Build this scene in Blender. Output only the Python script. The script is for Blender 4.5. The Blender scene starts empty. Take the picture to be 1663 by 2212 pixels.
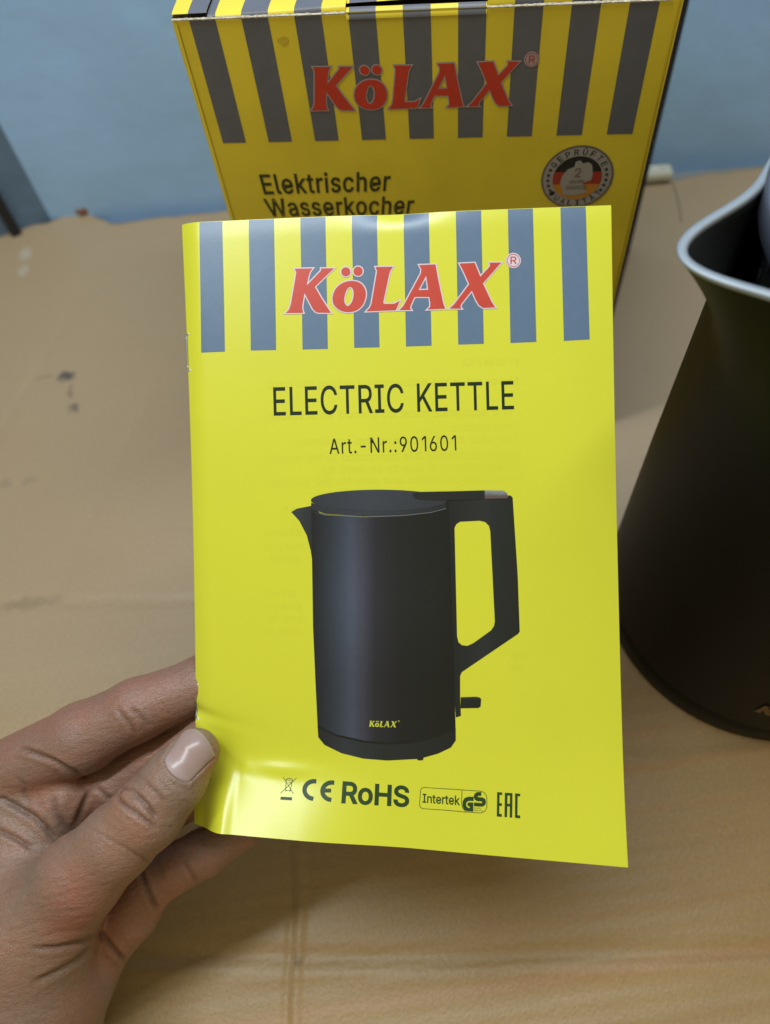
import bpy, bmesh, math, random
import numpy as np
from mathutils import Matrix, Vector
random.seed(4); np.random.seed(4)
sc = bpy.context.scene
COL = sc.collection

# ------------------------------------------------------------------ camera
F, CX, CY, CAMH = 1661.0, 831.5, 1105.7, 0.37        # focal length and centre in photo units, camera height over the cardboard
_n = np.array([984 - CX, 2120 - CY, F]); _n /= np.linalg.norm(_n)
_y = np.array([0, 0, 1.0]) - _n[2] * _n; _y /= np.linalg.norm(_y)
_z = -_n; _x = np.cross(_y, _z)
R = np.array([_x, _y, _z])                            # camera axes (right, down, forward) -> world
C0 = np.array([0, 0, CAMH])
cam = bpy.data.cameras.new("camera"); camo = bpy.data.objects.new("camera", cam); COL.objects.link(camo)
m = np.eye(4); m[:3, 0] = R[:, 0]; m[:3, 1] = -R[:, 1]; m[:3, 2] = -R[:, 2]; m[:3, 3] = C0
camo.matrix_world = Matrix(m.tolist())
cam.sensor_fit = 'VERTICAL'; cam.sensor_height = 34.62; cam.lens = 34.62 * F / 2211.4
cam.clip_start = 0.01; cam.clip_end = 50
cam.dof.use_dof = True; cam.dof.focus_distance = 0.264; cam.dof.aperture_fstop = 7.0
sc.camera = camo

# ------------------------------------------------------------------ room light
world = bpy.data.worlds.new("World"); sc.world = world; world.use_nodes = True
bg = world.node_tree.nodes["Background"]
bg.inputs[0].default_value = (1.0, .84, .48, 1); bg.inputs[1].default_value = 0.37

def lamp(name, loc, target, sx, sy, power, col):
    l = bpy.data.lights.new(name, 'AREA'); l.shape = 'RECTANGLE'; l.size = sx; l.size_y = sy
    l.energy = power; l.color = col
    o = bpy.data.objects.new(name, l); COL.objects.link(o)
    o.location = loc
    o.rotation_euler = (Vector(target) - Vector(loc)).to_track_quat('-Z', 'Y').to_euler()
    return o
lamp("tube_lamp", (-0.02, 0.255, 0.88), (0.0, 0.19, 0.0), 1.0, 0.04, 6.3, (0.87, 0.97, 1.04))

sc.view_settings.view_transform = 'Standard'; sc.view_settings.look = 'None'
sc.view_settings.exposure = 0.20; sc.view_settings.gamma = 1.0

# ------------------------------------------------------------------ helpers: projection
def rays(px):
    px = np.asarray(px, float).reshape(-1, 2)
    r = np.c_[(px[:, 0] - CX) / F, (px[:, 1] - CY) / F, np.ones(len(px))]
    return r @ R.T
def campt(px, depth):                                 # photo units + depth along the lens axis -> world
    return C0 + rays(px) * np.asarray(depth, float).reshape(-1, 1)
def on_z(px, z):
    r = rays(px); return C0 + r * ((z - CAMH) / r[:, 2])[:, None]
def project(P):
    q = (np.asarray(P, float) - C0) @ R
    return np.c_[CX + F * q[:, 0] / q[:, 2], CY + F * q[:, 1] / q[:, 2]]

# ------------------------------------------------------------------ helpers: objects
def tag(o, label=None, cat=None, group=None, kind=None):
    if label: o['label'] = label
    if cat: o['category'] = cat
    if group: o['group'] = group
    if kind: o['kind'] = kind
    return o
def empty(name, loc, label, cat):
    o = bpy.data.objects.new(name, None); COL.objects.link(o); o.location = loc; o.empty_display_size = .02
    return tag(o, label, cat)
def origin(o):
    p = np.zeros(3)
    while o is not None:
        p += np.array(o.location); o = o.parent
    return p
def mesh_obj(name, V, Fc, mat, parent=None, smooth=False, col=None):
    V = np.asarray(V, float)
    if parent is not None: V = V - origin(parent)
    me = bpy.data.meshes.new(name); me.from_pydata(V.tolist(), [], [tuple(int(i) for i in f) for f in Fc]); me.update()
    if mat is not None: me.materials.append(mat)
    if smooth: me.polygons.foreach_set('use_smooth', [True] * len(me.polygons))
    if col is not None:
        a = me.color_attributes.new('Col', 'FLOAT_COLOR', 'POINT')
        c = np.c_[np.asarray(col, float), np.ones(len(V))].astype(np.float32)
        a.data.foreach_set('color', c.ravel())
    o = bpy.data.objects.new(name, me); COL.objects.link(o)
    if parent is not None: o.parent = parent
    return o
def grid_faces(nu, nv, flip=False):                   # verts indexed j*nu+i
    fs = []
    for j in range(nv - 1):
        for i in range(nu - 1):
            a = j * nu + i; q = (a, a + 1, a + nu + 1, a + nu)
            fs.append(q[::-1] if flip else q)
    return fs
def bevel_box(name, size, center, mat, parent=None, rot=None, bev=.001, seg=2):
    bm = bmesh.new(); bmesh.ops.create_cube(bm, size=1)
    bmesh.ops.scale(bm, vec=size, verts=bm.verts)
    if bev: bmesh.ops.bevel(bm, geom=bm.edges[:], offset=bev, segments=seg, affect='EDGES', profile=.5)
    V = np.array([v.co[:] for v in bm.verts]); Fc = [[v.index for v in f.verts] for f in bm.faces]; bm.free()
    if rot is not None: V = V @ np.array(rot).T
    return mesh_obj(name, V + np.array(center), Fc, mat, parent)

# ------------------------------------------------------------------ helpers: materials
def mat(name, color, rough=.5, metal=0.0, spec=.5, coat=0.0, noise=None, bump=None, attr=False, sss=0):
    """noise=(scale, amount) colour mottling; bump=(scale, strength, dist)"""
    M = bpy.data.materials.new(name); M.use_nodes = True
    nt = M.node_tree; N = nt.nodes; L = nt.links; P = N["Principled BSDF"]
    P.inputs['Base Color'].default_value = (*color, 1); P.inputs['Roughness'].default_value = rough
    P.inputs['Metallic'].default_value = metal; P.inputs['Specular IOR Level'].default_value = spec
    P.inputs['Coat Weight'].default_value = coat
    tc = N.new('ShaderNodeTexCoord')
    src = None
    if attr:
        a = N.new('ShaderNodeAttribute'); a.attribute_name = 'Col'; src = a.outputs['Color']
        L.new(src, P.inputs['Base Color'])
    if noise:
        nz = N.new('ShaderNodeTexNoise'); nz.inputs['Scale'].default_value = noise[0]; nz.inputs['Detail'].default_value = 6
        L.new(tc.outputs['Object'], nz.inputs['Vector'])
        mr = N.new('ShaderNodeMapRange'); mr.inputs[1].default_value = .3; mr.inputs[2].default_value = .7
        mr.inputs[3].default_value = 1 - noise[1]; mr.inputs[4].default_value = 1 + noise[1]
        L.new(nz.outputs[0], mr.inputs[0])
        mx = N.new('ShaderNodeVectorMath'); mx.operation = 'SCALE'
        if src is not None: L.new(src, mx.inputs[0])
        else: mx.inputs[0].default_value = color
        L.new(mr.outputs[0], mx.inputs['Scale']); L.new(mx.outputs[0], P.inputs['Base Color'])
    if bump:
        bn = N.new('ShaderNodeTexNoise'); bn.inputs['Scale'].default_value = bump[0]; bn.inputs['Detail'].default_value = 4
        L.new(tc.outputs['Object'], bn.inputs['Vector'])
        b = N.new('ShaderNodeBump'); b.inputs['Strength'].default_value = bump[1]; b.inputs['Distance'].default_value = bump[2]
        L.new(bn.outputs[0], b.inputs['Height']); L.new(b.outputs[0], P.inputs['Normal'])
    if sss:
        P.inputs['Subsurface Weight'].default_value = sss
        P.inputs['Subsurface Radius'].default_value = (1.0, .35, .2); P.inputs['Subsurface Scale'].default_value = .003
    return M

YEL = (.60, .595, .034); GRY = (.092, .15, .235)
M_yel = mat('glossy_yellow_paper', YEL, rough=.27, spec=.5, noise=(25, .02), bump=(900, .03, .0004))
M_str = mat('printed_grey_stripe', GRY, rough=.30, spec=.5, noise=(300, .03), bump=(900, .03, .0004))
M_red = mat('printed_red', (.50, .045, .025), rough=.30, noise=(250, .04))
M_halo = mat('printed_pale_outline', (.62, .52, .58), rough=.30)
M_ink = mat('printed_dark_ink', (.006, .017, .004), rough=.4, spec=.25)
M_inkg = mat('printed_green_ink', (.018, .048, .012), rough=.4, spec=.3)
M_ghost = mat('printed_show_through', (.586, .581, .0335), rough=.27, bump=(900, .03, .0004))
M_pic = mat('printed_picture', (.03, .03, .04), rough=.30, attr=True, noise=(500, .05))
M_page = mat('white_page', (.75, .76, .72), rough=.6)
M_steel = mat('staple_steel', (.35, .35, .36), rough=.45, metal=1)

# ------------------------------------------------------------------ helpers: flat print
def curve_fill(loops, offset=0.0):
    """closed loops in photo units (even-odd fill) -> 2D triangulated verts, faces"""
    cu = bpy.data.curves.new('tmp', 'CURVE'); cu.dimensions = '2D'; cu.fill_mode = 'FRONT'
    for lp in loops:
        s = cu.splines.new('POLY'); s.points.add(len(lp) - 1); s.use_cyclic_u = True
        for k, (x, y) in enumerate(lp): s.points[k].co = (x, -y, 0, 1)
    cu.offset = offset
    o = bpy.data.objects.new('tmp', cu); me = o.to_mesh()
    V = np.array([v.co[:2] for v in me.vertices]).reshape(-1, 2) * (1, -1); Fc = [tuple(p.vertices) for p in me.polygons]
    o.to_mesh_clear(); bpy.data.objects.remove(o); bpy.data.curves.remove(cu)
    return V, Fc
GLYPHS = {}
for _g in """,188|38,-119 68,71 137,71 84,-119~-453|337,244 337,188 114,188 114,244~.188|95,-4 86,-4 70,3 57,16 50,32 50,50 57,66 70,79 86,86 95,87 113,83 128,73 138,59 141,41 138,24 128,9 113,-1~0453|227,-7 199,-5 174,1 151,11 130,24 111,41 95,62 80,86 60,144 53,178 49,214 48,254 49,294 53,330 60,364 69,395 95,447 130,484 151,498 174,508 200,514 227,516 254,514 279,508 302,498 323,484 342,467 358,447 384,395 393,364 400,330 404,294 405,254 404,214 400,178 393,144 373,86 359,62 342,41 323,24 302,11 279,1 254,-5|227,50 245,51 276,63 303,87 313,103 323,122 336,168 343,223 344,254 343,285 336,341 323,387 313,405 303,422 276,446 245,458 227,460 209,458 177,446 151,422 140,405 123,365 117,341 110,285 109,254 110,223 117,168 123,144 140,103 163,74 177,63 209,51~1330|276,509 276,0 212,0 212,446 86,358 86,427 198,509~2453|64,0 64,47 261,257 282,282 299,305 311,327 320,360 317,397 308,419 301,428 273,449 262,454 237,459 224,460 196,457 162,441 145,424 134,402 130,390 127,362 66,362 67,384 77,424 98,459 126,486 162,505 182,511 225,516 268,511 306,497 323,486 350,461 370,428 380,392 381,372 378,345 365,304 322,241 288,202 153,60 153,57 389,57 389,0~6453|226,-7 203,-5 161,5 125,26 109,40 96,56 84,74 69,115 64,162 68,199 80,239 102,285 252,509 322,509 151,261 145,261 149,268 165,288 179,299 205,310 235,314 278,309 316,295 346,271 359,257 370,240 384,201 388,180 388,134 384,112 368,73 343,39 310,14 291,5 271,-2|226,48 241,49 267,56 299,79 320,114 327,142 327,173 320,201 299,235 267,258 254,262 226,265 198,262 186,258 174,252 153,235 138,214 132,201 128,188 125,158 128,128 132,114 153,79 163,70 186,56 212,49~8453|226,-7 201,-6 156,3 117,21 101,33 86,47 64,78 53,115 52,135 55,166 59,181 72,208 81,220 101,241 113,249 125,256 153,265 153,267 135,273 119,282 105,293 83,324 76,342 70,380 75,417 82,434 90,450 114,477 146,498 164,506 184,511 226,516 269,511 306,498 323,488 350,464 370,434 377,417 382,380 376,342 369,324 347,293 318,273 300,267 300,265 327,256 339,249 351,241 372,220 393,181 400,151 401,135 395,96 388,78 366,47 352,33 317,11 296,3 251,-6|226,49 272,55 285,60 307,74 323,91 329,102 336,126 337,139 336,152 329,177 322,189 305,208 283,223 270,228 256,232 226,235 196,232 182,228 169,223 147,208 130,189 123,177 116,152 115,139 116,126 123,102 136,82 145,74 167,60 180,55|226,290 252,292 274,300 293,313 307,330 312,341 316,351 319,376 313,410 308,420 294,437 285,444 264,454 226,460 188,454 167,444 159,437 151,429 139,410 133,376 139,341 151,321 159,313 178,300 189,296 213,290~9453|226,516 271,510 310,494 328,482 356,452 368,434 384,393 389,347 385,309 373,270 363,248 334,197 200,0 130,0 301,248 307,248 299,234 281,215 273,210 238,196 218,195 175,199 137,214 106,237 94,252 74,287 68,307 64,352 69,397 75,417 96,454 125,483 162,504 203,514|226,460 199,457 186,452 174,446 154,429 145,419 133,395 126,367 125,352 126,336 133,308 138,295 154,274 174,257 186,251 212,244 226,243 240,244 267,251 279,257 299,273 314,295 324,321 327,335 327,366 320,394 314,407 307,419 290,438 279,446 254,457~:188|95,-4 86,-4 70,3 57,16 50,32 50,50 57,66 70,79 86,86 95,87 113,83 128,73 138,59 141,41 138,24 128,9 113,-1|95,271 78,274 70,278 57,291 50,307 50,325 57,342 63,349 78,359 95,362 113,359 128,349 138,334 141,316 138,299 128,284 113,274~A480|16,0 201,509 276,509 463,0 395,0 287,302 241,447 232,478 245,478 228,419 191,302 85,0|110,142 110,199 370,199 370,142~C510|267,-7 235,-5 205,1 177,11 150,25 126,42 104,63 70,115 57,146 48,179 42,215 40,254 42,293 48,329 57,362 70,393 86,421 104,445 126,466 150,484 177,498 205,508 235,514 267,516 305,513 340,504 373,490 415,460 438,433 448,418 463,385 473,348 408,348 401,373 389,395 375,413 348,435 327,445 304,452 267,456 223,450 203,443 184,432 166,419 150,403 125,364 109,314 103,254 109,194 125,145 137,123 166,89 203,66 245,54 280,53 327,64 348,74 366,88 389,114 401,136 408,160 473,160 457,107 438,76 416,49 388,28 357,11 305,-4~E419|60,0 60,509 372,509 372,452 125,452 125,286 355,286 355,229 125,229 125,57 375,57 375,0~F410|60,0 60,509 369,509 369,452 125,452 125,278 346,278 346,221 125,221 125,0~G520|269,-7 236,-5 205,1 176,11 149,25 125,43 104,64 85,88 69,116 57,146 47,179 42,215 40,254 42,293 47,329 69,393 85,421 103,445 125,466 149,484 175,498 203,508 233,514 265,516 304,513 340,504 374,489 389,480 416,458 439,431 458,401 465,384 474,349 408,349 399,372 387,393 365,420 337,439 304,452 291,454 265,456 243,454 202,443 183,432 150,404 125,364 109,314 103,254 109,194 125,145 137,124 151,105 166,90 184,76 203,66 246,54 290,54 309,57 345,71 374,93 396,123 404,141 414,180 415,202 434,199 283,199 283,256 478,256 478,200 471,141 463,115 451,91 436,69 419,50 399,33 377,19 352,8 326,0~H517|60,0 60,509 125,509 125,289 392,289 392,509 457,509 457,0 392,0 392,232 125,232 125,0~I300|31,0 31,57 118,57 118,452 31,452 31,509 269,509 269,452 183,452 183,57 269,57 269,0~J396|185,-7 153,-4 124,3 98,15 75,33 57,55 44,81 36,111 33,173 98,173 99,123 111,88 122,74 134,64 149,56 166,51 185,50 204,51 220,56 248,74 266,104 270,123 272,145 272,509 336,509 336,145 334,111 326,81 313,55 294,33 271,15 246,3 217,-4~K467|104,145 104,216 174,303 364,509 448,509 231,276 228,276|60,0 60,509 125,509 125,334 125,0|372,0 188,259 228,309 449,0~L393|60,0 60,509 125,509 125,57 361,57 361,0~N523|60,0 60,509 136,509 369,141 414,55 405,54 399,146 399,509 463,509 463,0 387,0 177,331 108,452 119,454 125,317 125,0~P445|60,0 60,509 235,509 263,507 312,497 332,487 350,476 366,462 390,430 398,411 404,391 409,348 404,304 390,265 366,233 332,207 289,191 235,186 125,186 125,0|125,242 233,242 252,243 284,250 308,264 327,282 342,319 344,362 338,389 333,402 318,423 297,439 268,449 251,451 125,452~Q533|245,159 313,159 468,-48 401,-48|267,-7 235,-5 205,1 177,11 150,25 126,42 105,63 86,88 70,115 57,146 48,179 42,215 40,254 42,293 48,329 57,362 70,393 86,421 105,445 126,466 150,484 177,498 205,508 235,514 267,516 299,514 329,508 357,498 384,484 408,466 429,445 448,421 464,393 477,362 486,329 491,293 493,254 491,215 486,179 477,146 464,115 448,88 429,63 408,42 384,25 357,11 329,1 299,-5|267,53 289,54 330,66 367,89 383,105 408,144 418,168 425,194 430,254 429,286 418,341 408,365 383,404 367,420 330,443 310,450 267,456 223,450 203,443 184,433 151,404 125,364 116,340 109,314 103,254 109,194 116,168 125,144 137,123 151,105 184,76 203,66 245,54~R449|60,0 60,509 236,509 264,507 290,504 333,489 367,465 380,450 399,415 408,374 408,330 405,309 399,290 380,255 367,240 333,217 289,203 264,199 236,198 125,198 125,0|125,255 234,255 269,258 284,262 309,273 327,290 339,312 344,338 344,367 339,393 334,405 319,425 298,440 269,449 252,451 125,452|353,0 230,229 303,229 428,0~S447|224,-9 197,-8 149,1 108,19 91,31 76,45 54,77 46,96 38,137 104,137 110,110 116,98 123,88 142,71 166,59 194,52 224,49 241,50 272,55 286,60 299,66 321,82 336,102 345,126 345,151 338,171 325,186 296,205 154,249 128,260 105,274 86,289 71,307 60,326 54,348 53,393 65,431 75,448 87,463 119,488 158,506 180,511 227,516 275,511 316,498 351,476 365,463 387,433 399,397 401,378 337,378 334,396 316,426 286,447 247,457 209,458 167,448 136,427 118,398 115,376 119,352 124,342 139,326 158,313 202,296 312,264 359,238 379,220 395,198 401,185 407,155 407,118 396,81 386,64 360,34 343,21 302,2 252,-8~T449|32,452 32,509 417,509 417,452 257,452 257,0 193,0 193,452~U517|259,-8 230,-7 203,-2 177,5 154,15 114,43 98,60 74,101 66,124 60,173 60,509 124,509 124,178 125,160 133,128 150,99 160,87 187,68 220,56 259,52 298,56 331,68 345,77 368,99 384,128 389,144 393,178 393,509 457,509 457,173 456,148 443,101 433,80 419,60 403,43 363,15 340,5 288,-7~W686|155,0 16,509 82,509 173,158 197,40 189,40 214,158 306,509 380,509 462,196 489,80 497,40 488,40 504,120 603,509 670,509 530,0 455,0 363,339 347,410 336,475 350,475 323,341 230,0~a389|160,-9 142,-8 110,-1 80,12 68,22 57,32 40,58 31,90 30,108 34,138 43,161 50,171 67,187 89,199 125,211 244,228 259,232 270,238 276,255 273,279 267,297 256,311 240,322 220,329 196,331 171,329 140,318 124,307 107,288 100,274 41,291 57,322 79,346 104,364 148,379 179,384 227,382 275,367 296,353 315,333 329,306 336,272 337,0 277,0 277,52 272,52 264,38 252,25 226,6 190,-6|170,45 187,46 216,53 239,66 257,83 263,93 269,104 275,126 276,190 253,180 193,170 144,162 125,155 103,139 98,132 93,115 92,95 94,87 107,66 121,56 139,49~b424|229,-8 198,-5 172,4 162,10 138,31 118,59 112,59 112,0 53,0 53,509 114,509 114,319 118,319 144,353 171,373 183,378 212,384 252,383 294,371 313,361 345,332 359,313 379,270 385,245 389,218 389,160 379,108 370,84 359,64 346,45 330,29 294,5 252,-7|220,47 253,51 267,57 291,76 301,88 309,101 321,133 325,151 328,189 325,227 321,245 316,261 301,290 280,311 267,319 237,329 220,330 203,329 174,320 161,312 140,291 125,263 116,229 113,210 113,169 125,115 140,86 150,75 174,57 188,51~c396|207,-8 182,-7 137,6 117,16 98,30 82,46 68,64 46,108 36,159 34,187 40,243 46,268 68,312 98,346 117,360 137,371 159,378 182,383 234,383 260,377 284,368 315,349 332,332 353,301 362,277 303,262 298,276 286,295 270,311 242,325 226,329 207,330 189,329 173,325 158,319 145,310 124,287 115,274 108,258 99,224 96,187 99,151 108,117 115,102 134,76 158,57 173,51 207,46 234,49 250,54 271,66 282,76 296,95 304,117 363,102 354,78 334,46 306,21 261,-1 221,-8~d424|195,-8 172,-7 130,5 94,29 79,45 55,84 39,133 35,160 35,218 39,245 55,293 79,332 112,361 131,371 173,383 213,384 241,378 253,373 272,360 287,346 306,319 311,319 311,509 372,509 372,0 313,0 313,59 307,59 287,31 263,10 241,-1 227,-5|205,47 236,51 250,57 263,65 284,86 293,100 305,132 309,150 312,189 309,229 305,247 293,278 284,291 275,302 251,320 221,329 205,330 187,329 157,319 133,301 124,290 108,261 103,245 99,227 96,189 99,151 103,133 115,101 124,88 134,76 158,57 172,51~e404|212,-8 185,-7 161,-2 117,16 98,30 68,64 46,108 35,159 35,215 39,242 55,290 67,311 97,346 115,359 135,370 180,383 221,384 251,379 294,361 319,341 341,315 357,282 368,242 371,169 97,169 97,221 338,221 310,202 307,237 298,269 283,294 263,314 237,326 222,329 189,329 159,321 135,304 116,282 103,256 99,241 96,178 97,157 104,122 118,92 128,80 151,61 179,50 195,47 234,48 263,56 278,66 292,80 306,105 365,91 353,63 345,51 335,39 311,19 283,4 266,-1 249,-5~f254|228,379 228,327 6,327 6,379|81,0 81,432 84,461 89,474 104,496 113,505 135,519 161,527 187,530 222,527 239,522 243,521 227,468 200,474 171,470 154,460 145,443 142,431 142,0~g425|207,-151 168,-148 150,-144 134,-140 105,-127 73,-101 64,-91 51,-69 101,-41 128,-72 154,-88 165,-92 192,-97 229,-96 249,-92 267,-85 282,-75 295,-62 304,-47 310,-28 311,68 306,68 280,34 263,21 241,11 212,5 173,6 152,10 113,27 95,39 80,53 55,90 39,136 35,163 35,220 46,271 66,314 80,332 112,361 131,371 152,378 173,383 196,384 228,382 242,378 264,367 288,346 308,319 313,319 313,379 372,379 372,-9 367,-54 360,-73 350,-90 324,-117 308,-127 291,-136 251,-147|205,59 222,60 251,68 264,75 285,95 300,121 309,154 312,172 312,212 300,264 285,291 275,303 251,320 222,329 205,330 188,329 158,320 145,312 124,290 115,277 103,246 99,229 96,193 99,155 103,138 116,108 124,96 134,85 158,68 172,63~h410|114,227 114,0 53,0 53,509 114,509 114,287 102,287 112,312 124,332 137,349 152,362 187,379 227,384 246,383 280,376 309,360 332,336 341,321 353,285 357,240 357,0 296,0 295,256 283,291 273,304 246,323 229,328 210,329 184,326 161,317 141,303 126,283 114,243~i167|53,0 53,379 114,379 114,0|84,443 60,449 44,468 41,483 44,499 54,512 67,521 84,524 100,521 114,512 126,491 126,475 119,461 107,449~k381|110,137 110,212 121,212 284,379 360,379 184,199 177,199|53,0 53,509 114,509 114,0|294,0 148,186 191,229 372,0~l189|139,-2 119,-1 101,3 86,10 74,20 58,47 53,84 53,509 114,509 114,87 120,62 130,54 137,53 158,52 170,54 181,3 156,-2~m610|53,0 53,379 112,379 112,295 108,295 118,323 132,346 141,355 172,376 195,384 219,386 239,385 257,380 273,372 287,361 309,331 321,295 312,295 322,321 337,343 368,369 407,383 437,386 468,383 497,372 510,364 532,342 548,313 556,276 557,0 496,0 496,254 490,289 483,302 473,313 460,321 433,329 406,330 384,324 365,314 345,290 338,270 335,247 335,0 274,0 273,275 262,301 242,320 215,329 188,330 158,320 148,314 132,299 121,278 114,253 114,0~n410|114,227 114,0 53,0 53,379 112,379 112,287 102,287 112,312 124,332 137,349 152,362 187,379 227,384 246,383 280,376 309,360 332,336 341,321 353,285 357,240 357,0 296,0 295,256 283,291 273,304 246,323 229,328 210,329 184,326 161,317 141,303 126,283 114,243~o415|207,-8 182,-7 137,6 117,16 98,30 82,46 68,64 46,108 36,159 34,187 40,243 46,268 68,312 82,330 98,346 137,371 182,383 207,384 233,383 278,371 299,360 333,330 347,312 369,268 376,243 380,216 381,187 380,159 369,108 347,64 333,46 299,16 278,6 233,-7|207,46 242,51 257,57 282,76 300,102 307,117 316,151 319,187 316,224 307,258 300,274 282,300 257,319 242,325 226,329 207,330 189,329 158,319 134,300 115,274 108,258 99,224 96,187 99,151 108,117 115,102 134,76 158,57 173,51~p424|53,-143 53,379 112,379 112,319 118,319 137,346 152,360 171,373 183,378 212,384 252,383 294,371 313,361 330,347 345,332 359,313 379,270 389,218 389,160 379,108 370,84 346,45 330,29 294,5 252,-7 213,-7 184,-1 153,17 138,31 118,59 114,59 114,-143|220,47 253,51 267,57 291,76 301,88 309,101 321,133 325,151 328,189 325,227 321,245 316,261 301,290 280,311 267,319 237,329 220,330 203,329 174,320 161,312 140,291 125,263 116,229 113,210 113,169 125,115 140,86 150,75 174,57 188,51~r259|53,0 53,379 112,379 112,321 115,321 130,347 140,358 166,375 196,384 243,384 243,322 213,326 182,323 159,315 149,309 132,293 126,284 114,250 114,0~s365|182,-8 128,-2 112,3 84,18 72,27 53,50 45,63 36,94 94,107 105,79 124,60 150,49 181,45 200,46 232,55 255,71 262,81 267,91 267,112 265,121 254,136 237,147 225,151 149,170 104,186 72,208 53,237 48,255 47,274 51,305 65,332 75,343 100,363 131,377 167,384 187,384 206,384 239,378 267,366 279,358 290,349 307,328 324,290 268,277 264,288 251,307 243,316 232,323 205,331 171,332 143,324 121,308 110,289 109,277 112,258 124,243 144,232 254,202 275,194 292,183 317,158 330,125 331,107 330,90 321,61 302,35 290,24 260,6 242,0 223,-5~t227|204,379 204,327 6,327 6,379|65,471 126,471 126,98 128,76 136,61 150,53 177,50 202,54 213,2 180,-4 145,-3 125,2 107,10 92,21 80,35 72,52 67,71 65,93~u410|182,-5 146,-1 115,11 101,20 78,44 62,76 54,116 53,139 53,379 114,379 114,144 115,123 119,105 137,75 150,64 164,56 181,52 213,51 238,57 259,69 276,86 289,109 293,122 296,153 296,379 357,379 357,0 298,0 298,92 307,92 297,67 286,47 272,30 257,17 222,0 203,-4~v389|163,0 17,379 84,379 177,121 206,21 184,21 218,138 305,379 371,379 226,0~w567|138,0 23,379 87,379 149,157 165,91 175,41 165,41 196,176 252,379 316,379 362,214 387,114 402,41 391,41 413,135 480,379 545,379 429,0 368,0 315,185 277,338 291,338 263,225 199,0~y389|47,-139 61,-86 96,-90 111,-87 124,-80 136,-67 146,-48 163,-1 17,379 84,379 177,121 206,21 184,21 193,53 212,121 305,379 371,379 198,-72 177,-107 159,-124 139,-136 104,-145 77,-145~Ä480|16,0 201,509 276,509 463,0 395,0 287,302 241,447 232,478 245,478 228,419 191,302 85,0|110,142 110,199 370,199 370,142|312,572 296,575 283,584 274,597 271,612 274,628 283,641 296,650 312,653 327,650 340,641 349,628 352,612 349,597 340,584 327,575|168,572 152,575 139,584 130,597 127,612 130,628 139,641 152,650 168,653 183,650 202,635 208,621 208,604 202,590 190,579 183,575~Ü517|259,-8 230,-7 203,-2 177,5 154,15 114,43 98,60 74,101 66,124 60,173 60,509 124,509 124,178 125,160 133,128 150,99 160,87 187,68 220,56 259,52 298,56 331,68 345,77 368,99 384,128 389,144 393,178 393,509 457,509 457,173 456,148 443,101 433,80 419,60 403,43 363,15 340,5 288,-7|331,572 315,575 302,584 293,597 290,612 293,628 302,641 315,650 331,653 346,650 359,641 368,628 371,612 368,597 359,584 346,575|187,572 172,575 158,584 149,597 146,612 149,628 158,641 172,650 187,653 203,650 221,635 227,621 227,604 216,584 203,575~ü410|182,-5 146,-1 115,11 101,20 78,44 62,76 54,116 53,139 53,379 114,379 114,144 115,123 119,105 137,75 150,64 164,56 181,52 213,51 238,57 259,69 276,86 289,109 293,122 296,153 296,379 357,379 357,0 298,0 298,92 307,92 297,67 286,47 272,30 257,17 222,0 203,-4|277,443 254,449 239,468 236,483 239,499 248,512 261,520 277,523 285,523 305,512 314,499 317,483 311,461 299,449|133,443 111,449 99,461 93,475 93,491 104,512 125,523 133,523 149,520 162,512 173,491 173,475 167,461 155,449""".split("~"):
    _f = _g[1:].split("|"); GLYPHS[_g[0]] = (float(_f[0]), [[tuple(map(float, q.split(","))) for q in l.split()] for l in _f[1:]])
CAPH = 509.0
def _area(l): return sum(a_[0] * b_[1] - b_[0] * a_[1] for a_, b_ in zip(l, l[1:] + l[:1]))
def text_fill(body, offset=0.0, spacing=1.0, mirror=False, aspect=None, step=0):
    """letter outlines -> verts with x 0..1 over the width and y 0 at the cap line, 1 at the baseline; extra = tiny lift where strokes cross"""
    x = 0.0; parts = []
    for ch in body:
        if ch == ' ': x += 235 * spacing; continue
        w, loops = GLYPHS[ch]; big = max(loops, key=lambda l: abs(_area(l))); sg = _area(big) > 0
        outs = [l for l in loops if (_area(l) > 0) == sg]; holes = [l for l in loops if (_area(l) > 0) != sg]
        for n_, o_ in enumerate(outs):
            oa = np.array(o_); hs = [h_ for h_ in holes if oa[:, 0].min() <= h_[0][0] <= oa[:, 0].max() and oa[:, 1].min() <= h_[0][1] <= oa[:, 1].max()]
            holes = [h_ for h_ in holes if h_ not in hs]
            parts.append(([[(q[0] + x, q[1]) for q in l] for l in [o_] + hs], n_))
        x += (w + 52 * (spacing - 1) * 4)
    allx = [q[0] for ls, _ in parts for q in ls[0]]; x0, x1 = min(allx), max(allx)
    asp = 1.0 if aspect is None else aspect / ((x1 - x0) / CAPH)
    Vs, Fs, ex = [], [], []; n0 = 0
    for ls, n_ in parts:
        V, Fc = curve_fill([[((q[0] - x0) / CAPH * asp, 1 - q[1] / CAPH) for q in l] for l in ls], offset)
        Vs.append(V); Fs += [tuple(i + n0 for i in f) for f in Fc]; ex.append(np.full(len(V), n_ * .15)); n0 += len(V)
    V = np.concatenate(Vs); W_ = (x1 - x0) / CAPH * asp; V = V / (W_, 1)
    if mirror: V[:, 0] = 1 - V[:, 0]
    text_fill.extra = np.concatenate(ex)
    return V, Fs
def quad_aspect(q):
    q = [np.array(c, float) for c in q]
    return (np.linalg.norm(q[1] - q[0]) + np.linalg.norm(q[2] - q[3])) / (np.linalg.norm(q[3] - q[0]) + np.linalg.norm(q[2] - q[1]))
def quad_map(V, TL, TR, BR, BL):
    x, y = V[:, :1], V[:, 1:2]
    TL, TR, BR, BL = map(np.array, (TL, TR, BR, BL))
    return (TL * (1 - x) + TR * x) * (1 - y) + (BL * (1 - x) + BR * x) * y
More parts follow.
